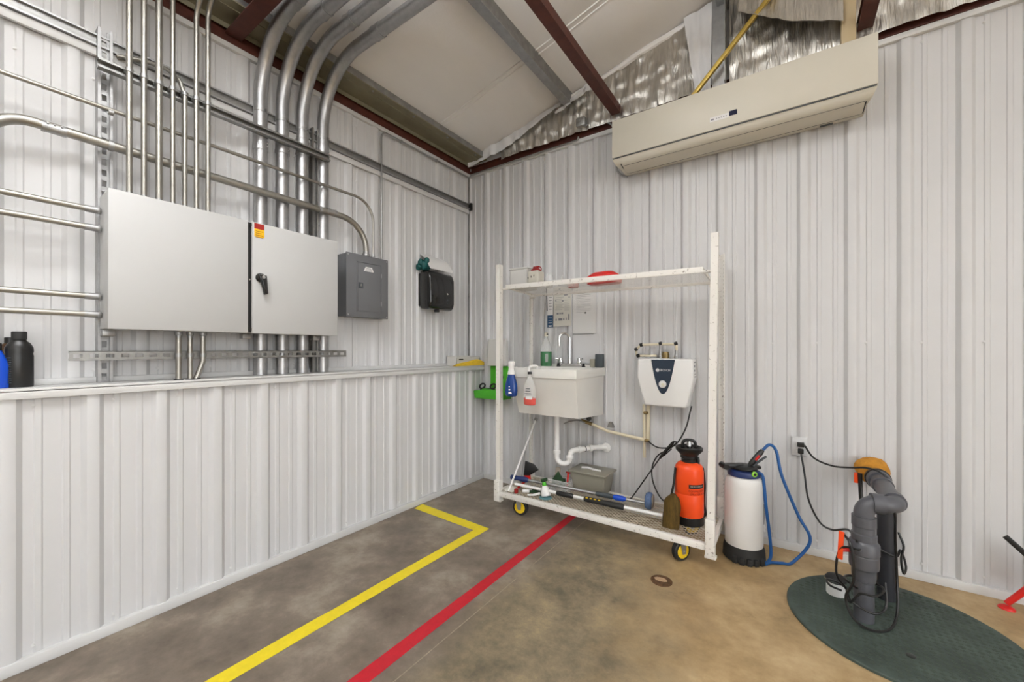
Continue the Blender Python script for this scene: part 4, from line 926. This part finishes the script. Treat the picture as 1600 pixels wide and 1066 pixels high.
def octa(s, z): return [(xm+s*hw*a, -.37+s*.075*b, z) for a, b in ((-1, -.6), (-.7, -1), (.7, -1), (1, -.6), (1, .6), (.7, 1), (-.7, 1), (-1, .6))]
mb = MB(); mb.add(octa(.95, zb)+octa(1, zb+.045), [list(range(8))[::-1], [8+i for i in range(8)]]+[[i, (i+1) % 8, 8+(i+1) % 8, 8+i] for i in range(8)]); mb.build('body', 'redp', t, bevel=.004)
mb = MB(); mb.add(octa(.98, zb+.045)+octa(.96, zb+.056)+octa(.60, zb+.082), [list(range(8))[::-1], [16+i for i in range(8)]]+[[k*8+i, k*8+(i+1) % 8, k*8+8+(i+1) % 8, k*8+8+i] for k in range(2) for i in range(8)]); mb.build('lid', 'redp', t, bevel=.003)
p_ = RW(896, 438, -.33); zb = onshelf(p_.x, -.33); t = thing('pink_cup', 'pink cup seen through the wire shelf', 'cup', (p_.x, -.33, zb)); MB().lathe([(.035, 0), (.04, .005), (.043, .05), (.040, .05), (.036, .008)], (p_.x, -.33, zb), 18).build('cup', mat('dusty pink plastic', rgb(196, 120, 116), .5), t); MB().lathe([(.037, .01), (.039, .035)], (p_.x, -.33, zb), 14).build('contents', 'liqred', t)
# ------------------------------------------------------------------ deck things
DZ = .1555
# grey lidded bin
t = thing('lidded_bin', 'smoky grey plastic bin with lid on the cart deck', 'bin', (1.22, -.14, DZ))
def taper(x0, x1, y0, y1, z0, z1, k):
    mb = MB(); vs = ring(x0+k, x1-k, y0+k, y1-k, z0)+ring(x0, x1, y0, y1, z1)
    return mb.add(vs, [(0, 3, 2, 1), (4, 5, 6, 7), (0, 1, 5, 4), (1, 2, 6, 5), (2, 3, 7, 6), (3, 0, 4, 7)])
taper(1.085, 1.365, -.265, -.055, DZ, DZ+.155, .018).build('body', 'smoke', t, bevel=.012, seg=3)
ld = MB().box(1.070, 1.380, -.280, -.042, DZ+.153, DZ+.168).build('lid', 'smoke', t, bevel=.006)
MB().tube([(1.14, -.17, DZ+.170), (1.19, -.165, DZ+.176), (1.25, -.18, DZ+.174), (1.30, -.172, DZ+.170)], .008, 8).build('lid_scrap', 'paper', ld)
# clear tub with scourers
t = thing('open_tub', 'small clear open tub of scourers on the cart deck', 'tub', (1.0, -.27, DZ))
x0, x1, y0, y1 = .925, 1.09, -.33, -.20; b = MB()
b.box(x0+.006, x1-.006, y0+.006, y1-.006, DZ, DZ+.003)
for q in ((x0, x0+.003, y0, y1), (x1-.003, x1, y0, y1), (x0, x1, y0, y0+.003), (x0, x1, y1-.003, y1)): b.box(*q, DZ, DZ+.085)
for q in ((x0-.006, x0, y0-.006, y1+.006), (x1, x1+.006, y0-.006, y1+.006), (x0, x1, y0-.006, y0), (x0, x1, y1, y1+.006)): b.box(*q, DZ+.080, DZ+.086)
b.build('body', 'clear', t)
tag(MB().obox((.985, -.262, DZ+.040), (1, .1, .1), (0, 1, 0), (0, 0, 1), .045, .03, .035).build('scouring_pad', 'grass', bevel=.006), 'dark green scouring pad in the clear tub', 'sponge')
tag(MB().prism([(-.05, 0), (.05, 0), (0, .07)], (.985, -.285, DZ+.07), (1, 0, 0), (0, 0, 1), -.02).build('scouring_pad', 'grass', bevel=.003), 'triangular green scouring pad standing on the clear tub', 'sponge')
tag(MB().obox((.955, -.225, DZ+.105), (1, 0, 0), (0, 1, 0), (0, .2, 1), .022, .012, .05).build('sponge', 'wood', bevel=.008), 'brown-grey sponge standing in the clear tub', 'sponge')
t = thing('clip_tool', 'small red clip tool sticking out of the clear tub', 'tool', (1.055, -.25, DZ+.03)); MB().tube([(1.05, -.25, DZ+.004), (1.058, -.245, DZ+.14)], [.006, .008], 8).build('handle', 'redp', t); MB().obox((1.058, -.245, DZ+.135), (1, 0, 0), (0, 1, 0), (0, 0, 1), .018, .005, .005).build('jaw', 'darkred', t)
# pole with blue grips and blue brush head
A, B = V(.655, -.455, .238), V(1.665, -.285, .196); d = (B-A).normalized()
t = thing('scrub_pole', 'long pole with blue grips and dusty blue brush head on the cart deck', 'brush', (A+B)/2)
MB().tube([A+d*.12, B], .0105, 12).build('shaft', 'galv', t)
MB().tube([A, A+d*.02, A+d*.06, A+d*.11, A+d*.135, A+d*.15], [.018, .021, .017, .022, .021, .014], 14).build('grip', 'navy', t)
MB().tube([A+d*.685, A+d*.70, A+d*.80, A+d*.815], [.013, .017, .017, .013], 12).build('foam_grip', 'greydark', t)
MB().tube([A+d*.81, A+d*.83, A+d*.88, A+d*.90], [.014, .020, .019, .012], 12).build('lock_collar', 'blue', t)
hc = V(B.x+.03, B.y+.003, DZ+.062); hb = MB(); hb.lathe([(.030, -.026), (.050, -.020), (.058, -.006), (.058, .012), (.048, .020)], hc, 24, d, 1, 1)
hb.v = [p+V(.005*mnoise.noise(p*70), .005*mnoise.noise(p*70+V(3, 0, 0)), .004*mnoise.noise(p*70)) for p in hb.v]
hb.build('brush_head', 'bristleblue', t, smooth=60); MB().lathe([(.046, .018), (.048, .028), (.020, .034)], hc, 20, d).build('brush_back', 'wood', t)
# pole with black/yellow grip and bristle brush
A, B = V(.725, -.500, .208), V(1.835, -.455, .206); d = (B-A).normalized()
t = thing('scrub_pole', 'long pole with black and yellow grip and brown oval bristle brush', 'brush', (A+B)/2)
MB().tube([A, B], .0115, 12).build('shaft', 'white', t)
MB().tube([A+d*.36, A+d*.37, A+d*.485, A+d*.495], [.013, .018, .018, .013], 12).build('foam_grip', 'black', t)
g = MB().tube([A+d*.575, A+d*.585, A+d*.71, A+d*.80, A+d*.85, A+d*.86], [.014, .019, .019, .021, .020, .013], 12).build('lock_grip', 'rubber', t)
for k in range(4): MB().obox(A+d*(.60+.03*k)+V(0, -.012, .0155), d, (0, 1, 0), (0, 0, 1), .007, .006, .002).build('yellow_pad', 'wheel', g)
bb = MB(); bc = V(1.885, -.492, DZ+.002); vs = []
for k in range(10):
    z = .205*k/9; wv = .050*(1 if z < .14 else math.sqrt(max(.05, 1-((z-.14)/.068)**2))); bb_ = .022+.006*(k % 2)*.4
    vs.append((wv, bb_, z))
for wv, dpt, z in vs:
    for j in range(14): a_ = 2*math.pi*j/14; bb.v.append(bc+V(math.cos(a_)*wv+.012*z/.2, math.sin(a_)*dpt+.05*z, z)+V(.004*mnoise.noise((a_*3, z*60, 1)), .004*mnoise.noise((a_*3, z*60, 7)), 0))
for k in range(9):
    for j in range(14): a_, b_ = k*14+j, k*14+(j+1) % 14; bb.f.append([a_, b_, b_+14, a_+14])
bb.f.append([j for j in range(14)][::-1]); bb.f.append([9*14+j for j in range(14)])
bb.build('bristle_head', 'bristle', t, smooth=60)
# dust brush
t = thing('dust_brush', 'red dust brush with fanned black bristles on the cart deck', 'brush', (.72, -.32, DZ))
MB().prism([(-.03, 0), (.03, .012), (.026, .05), (-.024, .045)], (.735, -.33, DZ+.035), (1, .2, 0), (0, 0, 1), .024).build('block', 'redp', t, bevel=.004)
MB().prism([(-.026, 0), (.024, .005), (.095, .055), (.055, .095), (-.02, .115)], (.735, -.332, DZ+.078), (1, .2, 0), (0, .1, 1), .028).build('bristles', 'black', t, bevel=.003)
MB().tube([(.725, -.335, DZ+.04), (.735, -.47, DZ+.016)], [.012, .009], 8).build('handle', 'redp', t)
# mop stick
t = thing('mop_stick', 'thin white stick leaning on the tub from the cart deck', 'stick', (.715, -.52, DZ))
MB().tube([(.700, -.553, DZ+.007), (.700, -.15, .655)], .0075, 10).build('stick', 'white', t); MB().lathe([(.008, -.014), (.016, -.008), (.016, .010), (.008, .014)], (.700, -.146, .66), 12, (0, .6, .8)).build('end_knob', 'galv', t)
tag(MB().tube([(.69, -.30, .42), (.688, -.32, .34), (.684, -.36, DZ+.006)], .0042, 8).build('thin_rod', 'galv'), 'thin grey rod leaning beside the white stick', 'rod')
# spray bottle lying among tools
c = V(.985, -.475, DZ)
t = thing('spray_bottle', 'white and green spray bottle tilted among the tools', 'bottle', c)
ax_ = V(-.25, .10, .95)
MB().lathe([(.034, 0), (.038, .006), (.036, .035), (.026, .06), (.014, .075)], c+V(.012, -.012, .012), 20, ax_).build('body', 'white', t, smooth=50)
MB().lathe([(.016, .07), (.017, .085), (.014, .10)], c+V(.012, -.012, .012), 14, ax_).build('collar', 'green', t)
MB().obox(c+V(-.01, -.002, .123), (.9, .1, .35), (0, 1, 0), (-.3, 0, 1), .026, .010, .012).build('trigger_head', 'grass', t, bevel=.004)
MB().lathe([(.046, 0), (.048, .003), (.046, .006)], (1.0, -.500, DZ), 22).build('base_ring', mat('teal lid plastic', rgb(96, 140, 148), .5), t)
# small bits
tag(MB().tube([(.80, -.51, DZ+.016), (.86, -.47, DZ+.016)], [.013, .016], 12).build('nozzle_tube', 'white'), 'short white nozzle tube lying near the red handle', 'nozzle')
tag(MB().tube(spline([(.87, -.545, DZ+.009), (.91, -.525, DZ+.012), (.945, -.49, DZ+.02)], 4), [.007]*4+[.009]*5, 8).build('brush_handle', 'white'), 'white curved brush handle lying before the green bottle', 'handle')
tag(MB().obox((.885, -.46, DZ+.014), (1, .5, 0), (-.5, 1, 0), (0, 0, 1), .045, .016, .012).build('hand_scrubber', 'grass', bevel=.005), 'green hand scrubber lying on the cart deck', 'brush')
tag(MB().obox((.765, -.545, DZ+.018), (.3, 1, 0), (1, -.3, 0), (0, 0, 1), .014, .010, .018).build('red_tool', 'darkred', bevel=.004), 'small dark red tool at the front of the cart deck', 'tool')
rg = MB(); vs = []
for i in range(8):
    for j in range(8): x = .645+.09*i/7; y = -.56+.11*j/7; vs.append((x, y, DZ+.006+.030*max(0, math.sin(math.pi*i/7)*math.sin(math.pi*j/7))+.010*mnoise.noise((x*50, y*50, 0))*(0 < i < 7 and 0 < j < 7)))
rg.add(vs, [(8*i+j, 8*i+j+1, 8*i+j+9, 8*i+j+8) for i in range(7) for j in range(7)]); tag(rg.build('rag', 'paper2', smooth=60), 'crumpled pale rag in the front corner of the cart deck', 'rag')
# orange compression sprayer
c = V(1.962, -.335, DZ)
t = thing('pump_sprayer', 'bright orange compression sprayer with black strap on the cart deck', 'sprayer', c)
R = .086
MB().lathe([(R-.004, 0), (R+.001, .004), (R+.001, .050), (R-.002, .054)], c, 32).build('base', 'black', t)
bd = MB().lathe([(R-.002, .052), (R, .058), (R, .19), (R-.003, .196), (R, .202), (R, .335), (R-.006, .362), (R-.022, .380), (.050, .388)], c, 40).build('tank', 'orange', t, smooth=40)
MB().lathe([(.046, .386), (.046, .410), (.052, .414), (.052, .432), (.080, .462), (.082, .480), (.074, .484), (.06, .470)], c, 30).build('collar', 'black', t, smooth=40)
hd = MB().tube(fillet([c+V(-.035, -.02, .475), c+V(-.035, -.02, .525), c+V(.035, .012, .525), c+V(.035, .012, .475)], .025, 6), .010, 10).build('pump_handle', 'black', t)
MB().lathe([(.016, .47), (.016, .50), (.010, .52)], c, 14).build('pump_rod', 'chrome', t)
MB().lathe([(.010, .375), (.012, .40), (.008, .425)], c+V(.052, .0, 0), 10).build('relief_valve', 'black', t)
for sgn in (-1, 1):
    s = spline([c+RT*(sgn*.088)+V(0, 0, .35), c+RT*(sgn*.100)+V(0, 0, .24), c+RT*(sgn*(.094 if sgn > 0 else .118))+V(0, 0, .14), c+RT*(sgn*.105)+V(0, 0, .055), c+RT*(sgn*.086)+V(0, 0, .03)], 5); mb = MB()
    for p0_, p1_ in zip(s, s[1:]): mb.bar(p0_, p1_, .003, .026, (FW.x, FW.y, 0))
    mb.build('strap', 'black', t)
def oncyl(z, ph0):
    def fn(x, y): a_ = ph0+x/(R+.0008); return c+V(math.cos(a_)*(R+.0008), math.sin(a_)*(R+.0008), z+y)
    return fn
PH = math.atan2(-FW.y, -FW.x)+.16
mb = MB(); f_ = oncyl(.253, PH); n_ = 12
for i in range(n_+1): x = -.052+.104*i/n_; mb.v += [f_(x, -.012), f_(x, .012)]
mb.f = [[2*i, 2*i+2, 2*i+3, 2*i+1] for i in range(n_)]; mb.build('name_band', 'inkblack', t)
mb = MB(); f_ = oncyl(.2535, PH)
for k in range(9):
    x = -.042+.0095*k; q = [f_(x, -.004), f_(x+.006, -.004), f_(x+.006, .005), f_(x, .005)]; q = [c+V((p-c).x*1.004, (p-c).y*1.004, (p-c).z) for p in q]; mb.quad(*q)
stuff(mb.build('band_print', 'wood', t, smooth=0))
text('tank_text', 'COMPRESSION', .0165, (0, 0, 0), (1, 0, 0), (0, 0, 1), 'darkred', t, fn=oncyl(.225, PH))
text('tank_text', 'SPRAYER 5L', .0165, (0, 0, 0), (1, 0, 0), (0, 0, 1), 'darkred', t, fn=oncyl(.205, PH))
# its wand and hose
W0, W1, W2 = RW(985, 781, -.22), RW(1031, 716, -.24), RW(1053, 690, -.25)
W0.z = max(W0.z, DZ+.006)
t2 = thing('spray_wand', 'black spray wand leaning across behind the cart poles', 'wand', W0)
MB().tube([W0, W1], .0045, 8).build('lance', 'black', t2); MB().tube([W1, W1.lerp(W2, .2), W1.lerp(W2, .9), W2], [.008, .011, .010, .006], 10).build('handle', 'black', t2); MB().tube([W1.lerp(W2, .25)+V(.004, 0, -.012), W1.lerp(W2, .75)+V(.008, 0, -.02)], .004, 6).build('trigger', 'black', t2)
MB().lathe([(.010, 0), (.010, .014)], W0, 10, (W1-W0)).build('nozzle', 'black', t2)
P = spline([W2, RW(1057, 692, -.25), RW(1045, 702, -.22), RW(1028, 712, -.22), RW(1019, 730, -.22), RW(1020, 752, -.23), RW(1030, 775, -.25), RW(1043, 788, -.27), c+V(-.075, .03, .03)], 6)
tag(MB().tube(P, .0048, 8).build('sprayer_hose', 'black'), 'black hose looping from the wand to the orange sprayer', 'hose')

# ------------------------------------------------------------------ white foam sprayer on the floor
c = V(2.262, -.285, 0)
t = thing('foam_sprayer', 'tall white tank sprayer with black base and blue head on the floor', 'sprayer', c)
R = .102
b = MB().lathe([(R+.006, 0), (R+.012, .006), (R+.010, .055), (R+.003, .085), (R-.004, .088)], c, 36).build('base', 'rubber', t, smooth=40)
ft = MB()
for k in range(5): ft.obox(c+V(math.cos(-1.9+.33*k)*(R+.012), math.sin(-1.9+.33*k)*(R+.012), .022), (math.cos(-1.9+.33*k), math.sin(-1.9+.33*k), 0), (-math.sin(-1.9+.33*k), math.cos(-1.9+.33*k), 0), (0, 0, 1), .012, .013, .02)
ft.build('foot_lugs', 'rubber', b, bevel=.004)
MB().lathe([(R-.002, .084), (R, .09), (R+.001, .30), (R, .44), (R-.006, .475), (R-.022, .497), (.06, .505)], c, 44).build('tank', mat('translucent white tank', (.74, .73, .71), .42), t, smooth=40)
MB().lathe([(.072, .495), (.088, .500), (.090, .515), (.082, .530), (.06, .538)], c, 30).build('head_ring', 'navy', t, smooth=40)
hp = MB(); hp.lathe([(.055, .53), (.072, .538), (.074, .552), (.05, .560), (.03, .562)], c, 24); hp.obox(c-RT*.06+V(0, 0, .556), RT, FW, (0, 0, 1), .05, .020, .013); hp.obox(c+RT*.04+V(0, 0, .55), RT, FW, (0, 0, 1), .05, .03, .010); hp.build('pump_head', 'black', t, bevel=.006)
MB().tube([c-RT*.115+FW*-.02+V(0, 0, .552), c-RT*.115+FW*.04+V(0, 0, .552)], .018, 12).build('pump_grip', 'black', t)
mb = MB().lathe([(.016, 0), (.016, .008), (.010, .010)], c-FW*.082+RT*.012+V(0, 0, .528), 18, -FW).build('pressure_gauge', mat('lime gauge ring', rgb(140, 200, 60), .4), t)
MB().lathe([(.008, .0101), (.007, .012)], c-FW*.082+RT*.012+V(0, 0, .528), 12, -FW).build('gauge_face', 'black', mb)
W1 = c+RT*.015-FW*.03+V(0, 0, .565); W2 = c+RT*.095-FW*.03+V(0, 0, .655); dd = (W2-W1).normalized()
wd = MB().tube([W1, W1+dd*.02, W2-dd*.02, W2], [.010, .015, .016, .012], 12).build('spray_gun', 'black', t)
MB().obox((W1+W2)/2+V(0, 0, .004)-FW*.014, dd, FW, dd.cross(FW), .018, .003, .006).build('gun_stripe', 'redp', wd)
MB().obox((W1+W2)/2+RT*.022-V(0, 0, .02), (dd+RT*.4), FW, dd.cross(FW), .05, .006, .005).build('gun_lever', 'greydark', wd, bevel=.002)
sg = MB(); s0 = c+RT*.103; P = spline([s0+V(0, 0, .48), s0+RT*.014+V(0, 0, .42), s0+RT*.018+V(0, 0, .30), s0+RT*.016+V(0, 0, .20), s0+V(0, 0, .15)], 6); sg.tube(P, .004, 8); sg.build('sight_tube', 'greydark', t)
for z in (.345, .175): MB().lathe([(.007, -.022), (.013, -.016), (.009, -.006), (.013, .006), (.009, .018), (.006, .022)], s0+RT*.016+V(0, 0, z), 12).build('tube_fitting', 'white', t)
q0 = W2+dd*.004; g1 = FL(1266, 862, .01); g2 = FL(1215, 870, .01); g3 = FL(1190, 878, .01)
P = spline([q0, q0+dd*.03+RT*.02+V(0, 0, .008), q0+RT*.08+V(0, 0, -.01), RW(1222, 745, -.22), RW(1247, 805, -.20), RW(1266, 845, -.20), V(2.505, -.235, .018), V(2.455, -.26, .0095), V(2.40, -.29, .0095), V(2.375, -.33, .011), c+RT*.128-FW*.055+V(0, 0, .03), c+RT*.118-FW*.06+V(0, 0, .16), c+RT*.085-FW*.078+V(0, 0, .34), c+RT*.075-FW*.068+V(0, 0, .50), c+RT*.06-FW*.05+V(0, 0, .53)], 8)
MB().tube(P, .0085, 10).build('hose', 'hose', t)

# ------------------------------------------------------------------ outlet and cords
px0_, py0_ = 2.771, -.641
p = RW(1249, 697, -.004)
t = thing('wall_outlet', 'white wall outlet with two black plugs', 'outlet', (p.x, 0, p.z-.06))
MB().box(p.x-.038, p.x+.038, -.0285, -.001, p.z-.058, p.z+.058).build('plate', 'panel', t, bevel=.004)
for s in (1, -1): MB().box(p.x-.015, p.x+.015, -.033, -.029, p.z+s*.02-.013, p.z+s*.02+.013).build('receptacle', 'white', t, bevel=.002)
pl = p+V(.002, -.06, .0)
e1 = V(2.80, -.19, .595)
t1 = thing('power_cord', 'black cord from the outlet to the capped pipe end', 'cord', pl)
MB().obox((p.x+.006, -.052, p.z+.018), (1, 0, 0), (0, 1, 0), (0, 0, 1), .018, .020, .013).build('plug', 'black', t1, bevel=.004)
MB().tube(spline([(p.x+.024, -.056, p.z+.018), RW(1272, 716, -.09), RW(1300, 728, -.12), RW(1330, 731, -.16), RW(1352, 731, -.20), RW(1375, 738, -.26), RW(1388, 752, -.30), RW(1386, 775, -.48)], 7), .0052, 8).build('cord', 'black', t1)
t1 = thing('power_cord', 'black cord drooping from the outlet to the red-handled valve', 'cord', pl)
MB().obox((p.x+.006, -.052, p.z-.022), (1, 0, 0), (0, 1, 0), (0, 0, 1), .015, .020, .013).build('plug', 'black', t1, bevel=.004)
MB().tube(spline([(p.x+.008, -.06, p.z-.036), RW(1257, 740, -.08), RW(1263, 780, -.12), RW(1280, 815, -.25), RW(1300, 828, -.38), RW(1325, 828, -.52), (px0_-.03, py0_-.05, .385)], 7), .0052, 8).build('cord', 'black', t1)

# ------------------------------------------------------------------ pit lid and pump piping
MC = V(2.892, -.611, 0); MR = .414
t = thing('pit_lid', 'large round dark green pit lid on the floor', 'lid', MC)
MB().lathe([(MR, .001), (MR, .010), (MR-.006, .014), (MR-.02, .0145)], MC, 72).build('disc', 'mat', t, smooth=30)
tr = MB(); rr = random.Random(3)
for i in range(-15, 16):
    for j in range(-15, 16):
        x, y = MC.x+i*.027, MC.y+j*.027
        if math.hypot(x-MC.x, y-MC.y) < MR-.03 and math.hypot(x-2.771, y+.641) > .06 and math.hypot(x-2.9, y+.37) > .06:
            for k in (-1, 0, 1):
                a_ = .785 if (i+j) % 2 else -.785; dx, dy = math.cos(a_), math.sin(a_)
                tr.obox((x-dy*k*.006, y+dx*k*.006, .0150), (dx, dy, 0), (-dy, dx, 0), (0, 0, 1), .008, .0013, .0012)
stuff(tr.build('tread_pattern', 'treadmark', t, smooth=0))
MB().lathe([(.016, 0), (.016, .002), (.012, .003)], FL(1423, 1025, .0146), 14).build('lid_bolt', 'black', t)
px_, py_ = 2.771, -.641; ZP = .556; X2 = 2.885
t = thing('pump_pipe', 'dark grey PVC pump pipe with elbows rising from the pit lid', 'pipe', (px_, py_, .0145))
r = .038
MB().cyl((px_, py_, .015), (px_, py_, .24), r, 24).build('lower_pipe', 'pvc', t)
u = MB().lathe([(r, .195), (.042, .198), (.045, .222), (.045, .250), (.047, .254), (.053, .258), (.055, .270), (.055, .315), (.052, .319), (.057, .323), (.057, .368), (.051, .378), (.047, .382), (.047, .412), (.042, .416), (.042, .445), (r, .448)], (px_, py_, 0), 32).build('union_valve', 'pvc', t, smooth=35)
MB().tube(fillet([(px_, py_, .42), (px_, py_, ZP), (X2, py_+.02, ZP), (X2, -.20, ZP)], [.055, .055], 10), r, 24).build('upper_pipe', 'pvc', t, smooth=50)
for p_, a_ in (((px_, py_, .470), (0, 0, 1)), ((px_+.048, py_+.008, ZP), (1, .15, 0)), ((X2, py_+.09, ZP), (0, 1, 0)), ((X2, -.285, ZP), (0, 1, 0))):
    MB().lathe([(r, -.022), (r+.007, -.022), (r+.007, .022), (r, .022)], p_, 26, a_).build('socket', 'pvc', t)
MB().lathe([(r, -.07), (.048, -.07), (.052, -.05), (.052, -.01), (r, 0)], (X2, -.145, ZP+.0), 26, (0, 1, 0)).build('coupling', 'pvc', t)
MB().lathe([(.052, -.024), (.056, -.024), (.056, .0), (.052, .0)], (X2, -.15, ZP), 26, (0, 1, 0)).build('rubber_band', 'black', t)
MB().cyl((X2, -.22, ZP), (X2, -.02, ZP), r, 24).build('wall_stub', 'pvc', t)
fm = MB(); fm.lathe([(.045, 0), (.070, .012), (.076, .05), (.064, .085), (.042, .09)], (X2-.012, -.023, ZP+.02), 22, (0, -1, 0)); fm.v = [p+V(.014*mnoise.noise(p*22), 0, .014*mnoise.noise(p*22+V(9, 0, 0))) for p in fm.v]; tag(fm.build('foam_seal', 'cap', smooth=60), 'ochre foam seal where the pump pipe enters the wall', 'foam')
MB().obox((px_-.085, py_-.03, .345), (.35, -.25, 0), (.25, .35, 0), (.05, 0, 1), .011, .004, .066).build('valve_handle', 'orange', t, bevel=.003)
MB().cyl((px_-.052, py_-.010, .325), (px_-.086, py_-.028, .325), .010, 10).build('valve_stem', 'redp', t)
MB().obox((X2-.085, -.16, ZP-.01), (1, 0, 0), (0, 1, 0), (0, 0, 1), .014, .008, .028).build('red_valve_tag', 'orange', t, bevel=.002)
tag(MB().cyl((2.887, -.37, .015), (2.887, -.37, ZP-r+.002), .036, 24).build('standpipe', 'pvcdark'), 'charcoal upright pipe standing behind the red-handled pump pipe', 'pipe')
p = FL(1302, 934); t = thing('pipe_stub', 'short white pipe stub with rubber cap on the pit lid', 'pipe', (p.x, p.y, .0145))
p.x += .012; p.y += .02
MB().lathe([(.040, .015), (.040, .092)], (p.x, p.y, 0), 22).build('stub', 'white', t); MB().lathe([(.044, .080), (.045, .094), (.038, .104), (.02, .108)], (p.x, p.y, 0), 22).build('cap', 'rubber', t); MB().lathe([(.0445, .082), (.0455, .082), (.0455, .090), (.0445, .090)], (p.x, p.y, 0), 22).build('clamp', 'chrome', t)
# cable coils round the pipes
t = thing('cable_coil', 'black pump cable coiled loosely round the pipes', 'cable', (px_, py_, .02))
def loop(cx, cy, pts_): return spline([V(cx, cy, 0)+V(*q) for q in pts_], 7)
MB().tube(loop(px_, py_, [(-.02, -.075, .36), (-.085, -.03, .33), (-.10, -.01, .20), (-.06, .03, .12), (-.055, -.05, .10), (-.02, -.068, .16), (.03, -.066, .165), (.066, -.02, .18), (.05, .05, .17), (-.04, .05, .18), (-.07, -.02, .19), (-.03, -.068, .18)]), .0052, 8).build('coil', 'black', t)
MB().tube(loop(px_, py_, [(-.075, -.02, .40), (-.05, -.07, .36), (-.045, -.085, .22), (-.07, -.06, .12), (-.04, -.09, .045), (.03, -.085, .02), (.09, -.03, .03), (.12, .04, .09), (.125, .09, .22), (.115, .06, .40), (.105, .0, .52), (.10, .02, .565)]), .0055, 8).build('coil', 'black', t)
MB().tube(loop(px_, py_, [(-.08, .0, .12), (-.12, .03, .116), (-.13, .08, .118), (-.09, .07, .122), (-.06, .03, .12), (-.05, -.055, .11), (.02, -.075, .09), (.07, -.03, .11), (.075, .02, .2)]), .005, 8).build('coil', 'black', t)
MB().tube(loop(2.885, -.37, [(.045, -.01, .36), (.062, -.02, .30), (.052, -.03, .24), (.060, -.03, .17), (.072, -.01, .20), (.055, .0, .27), (.03, -.045, .25), (-.03, -.048, .27)]), .005, 8).build('coil', 'black', t)
MB().tube([(X2-.075, -.17, ZP+.02), (X2-.068, -.18, .35), (X2-.062, -.22, .05), (X2-.058, -.25, .0195)], .010, 8).build('feed_line', 'black', t)

# cleanout
p = FL(1033.5, 908); t = thing('floor_cleanout', 'small rusty round cleanout cover in the concrete floor', 'drain', (p.x, p.y, 0))
d = MB().lathe([(.056, 0), (.056, .0025), (.048, .004), (.046, .0025)], (p.x, p.y, 0), 26).build('rim', 'rust', t)
mb = MB().lathe([(.046, .0005), (.044, .0025), (.02, .003)], (p.x, p.y, 0), 22); mb.build('cover', 'rust', t)
pt = MB(); pt.lathe([(.030, .003), (.026, .0045), (.012, .005)], (p.x-.004, p.y+.008, 0), 14, (0, 0, 1), 1.15, .7); pt.v = [q+V(.007*mnoise.noise(q*90), .007*mnoise.noise(q*90+V(4, 0, 0)), 0) for q in pt.v]; pt.build('grout_patch', 'tapedge', t)

# jack stand at the right edge
jx, jy = 3.47, -.13
t = thing('jack_stand', 'red steel stand with black lever at the wall', 'stand', (jx, jy, 0))
for k in range(3):
    a_ = math.pi*.95+k*2*math.pi/3; e = V(jx+math.cos(a_)*.115, jy+math.sin(a_)*.085, .006)
    MB().tube([(jx, jy, .20), e+V(0, 0, .02)], [.016, .012], 10).build('leg', 'darkred' if k else 'redp', t); MB().lathe([(.030, -.005), (.026, .004), (.012, .012)], e, 14).build('foot', 'redp', t)
MB().cyl((jx, jy, .14), (jx, jy, .30), .018, 14).build('column', 'galvdark', t)
for z in (.275, .235): MB().lathe([(.012, -.03), (.024, -.025), (.024, .025), (.012, .03)], (jx-.02, jy-.03, z-.03), 14, (.6, -.8, 0)).build('roller', 'galvdark', t)
A, B = RW(1570.5, 838, -.10), RW(1600, 864, -.10); MB().bar(A, A+(B-A)*2.6, .012, .024, (0, 0, 1)).build('lever', 'black', t, bevel=.003)

# ------------------------------------------------------------------ groups of like things
GR = [('conduit', 'thick galvanised', 'thick conduits on the wall'), ('conduit', 'into the enclosure top', 'thin conduits into the enclosure top'), ('conduit', 'of four conduits', 'conduits into the enclosure side'), ('conduit', 'three short', 'short conduits below the enclosure'),
      ('strut_channel', '', 'strut channels on the conduit wall'), ('roof_purlin', '', 'roof purlins'), ('ceiling_beam', '', 'red-brown ceiling beams'), ('wall_girt', '', 'red-brown wall girts'), ('foil_insulation', '', 'gable foil pieces'), ('plastic_film', '', 'white film pieces'), ('floor_tape', '', 'floor tape strips'),
      ('wall_notice', '', 'notices above the tub'), ('oil_bottle', '', 'bottles on the ledge'), ('glass_jar', '', 'clear vessels on the top shelf'), ('scouring_pad', '', 'green scouring pads'), ('sink_stopper', '', 'rubber stoppers on the tub'), ('power_cord', 'outlet', 'cords from the outlet'), ('scrub_pole', '', 'scrub poles on the cart deck'), ('gable_post', '', 'posts above the air conditioner')]
for o in bpy.data.objects:
    if o.parent is None and 'label' in o:
        for nm, sub, gname in GR:
            if o.name.split('.')[0] == nm and sub in o['label']: o['group'] = gname; break
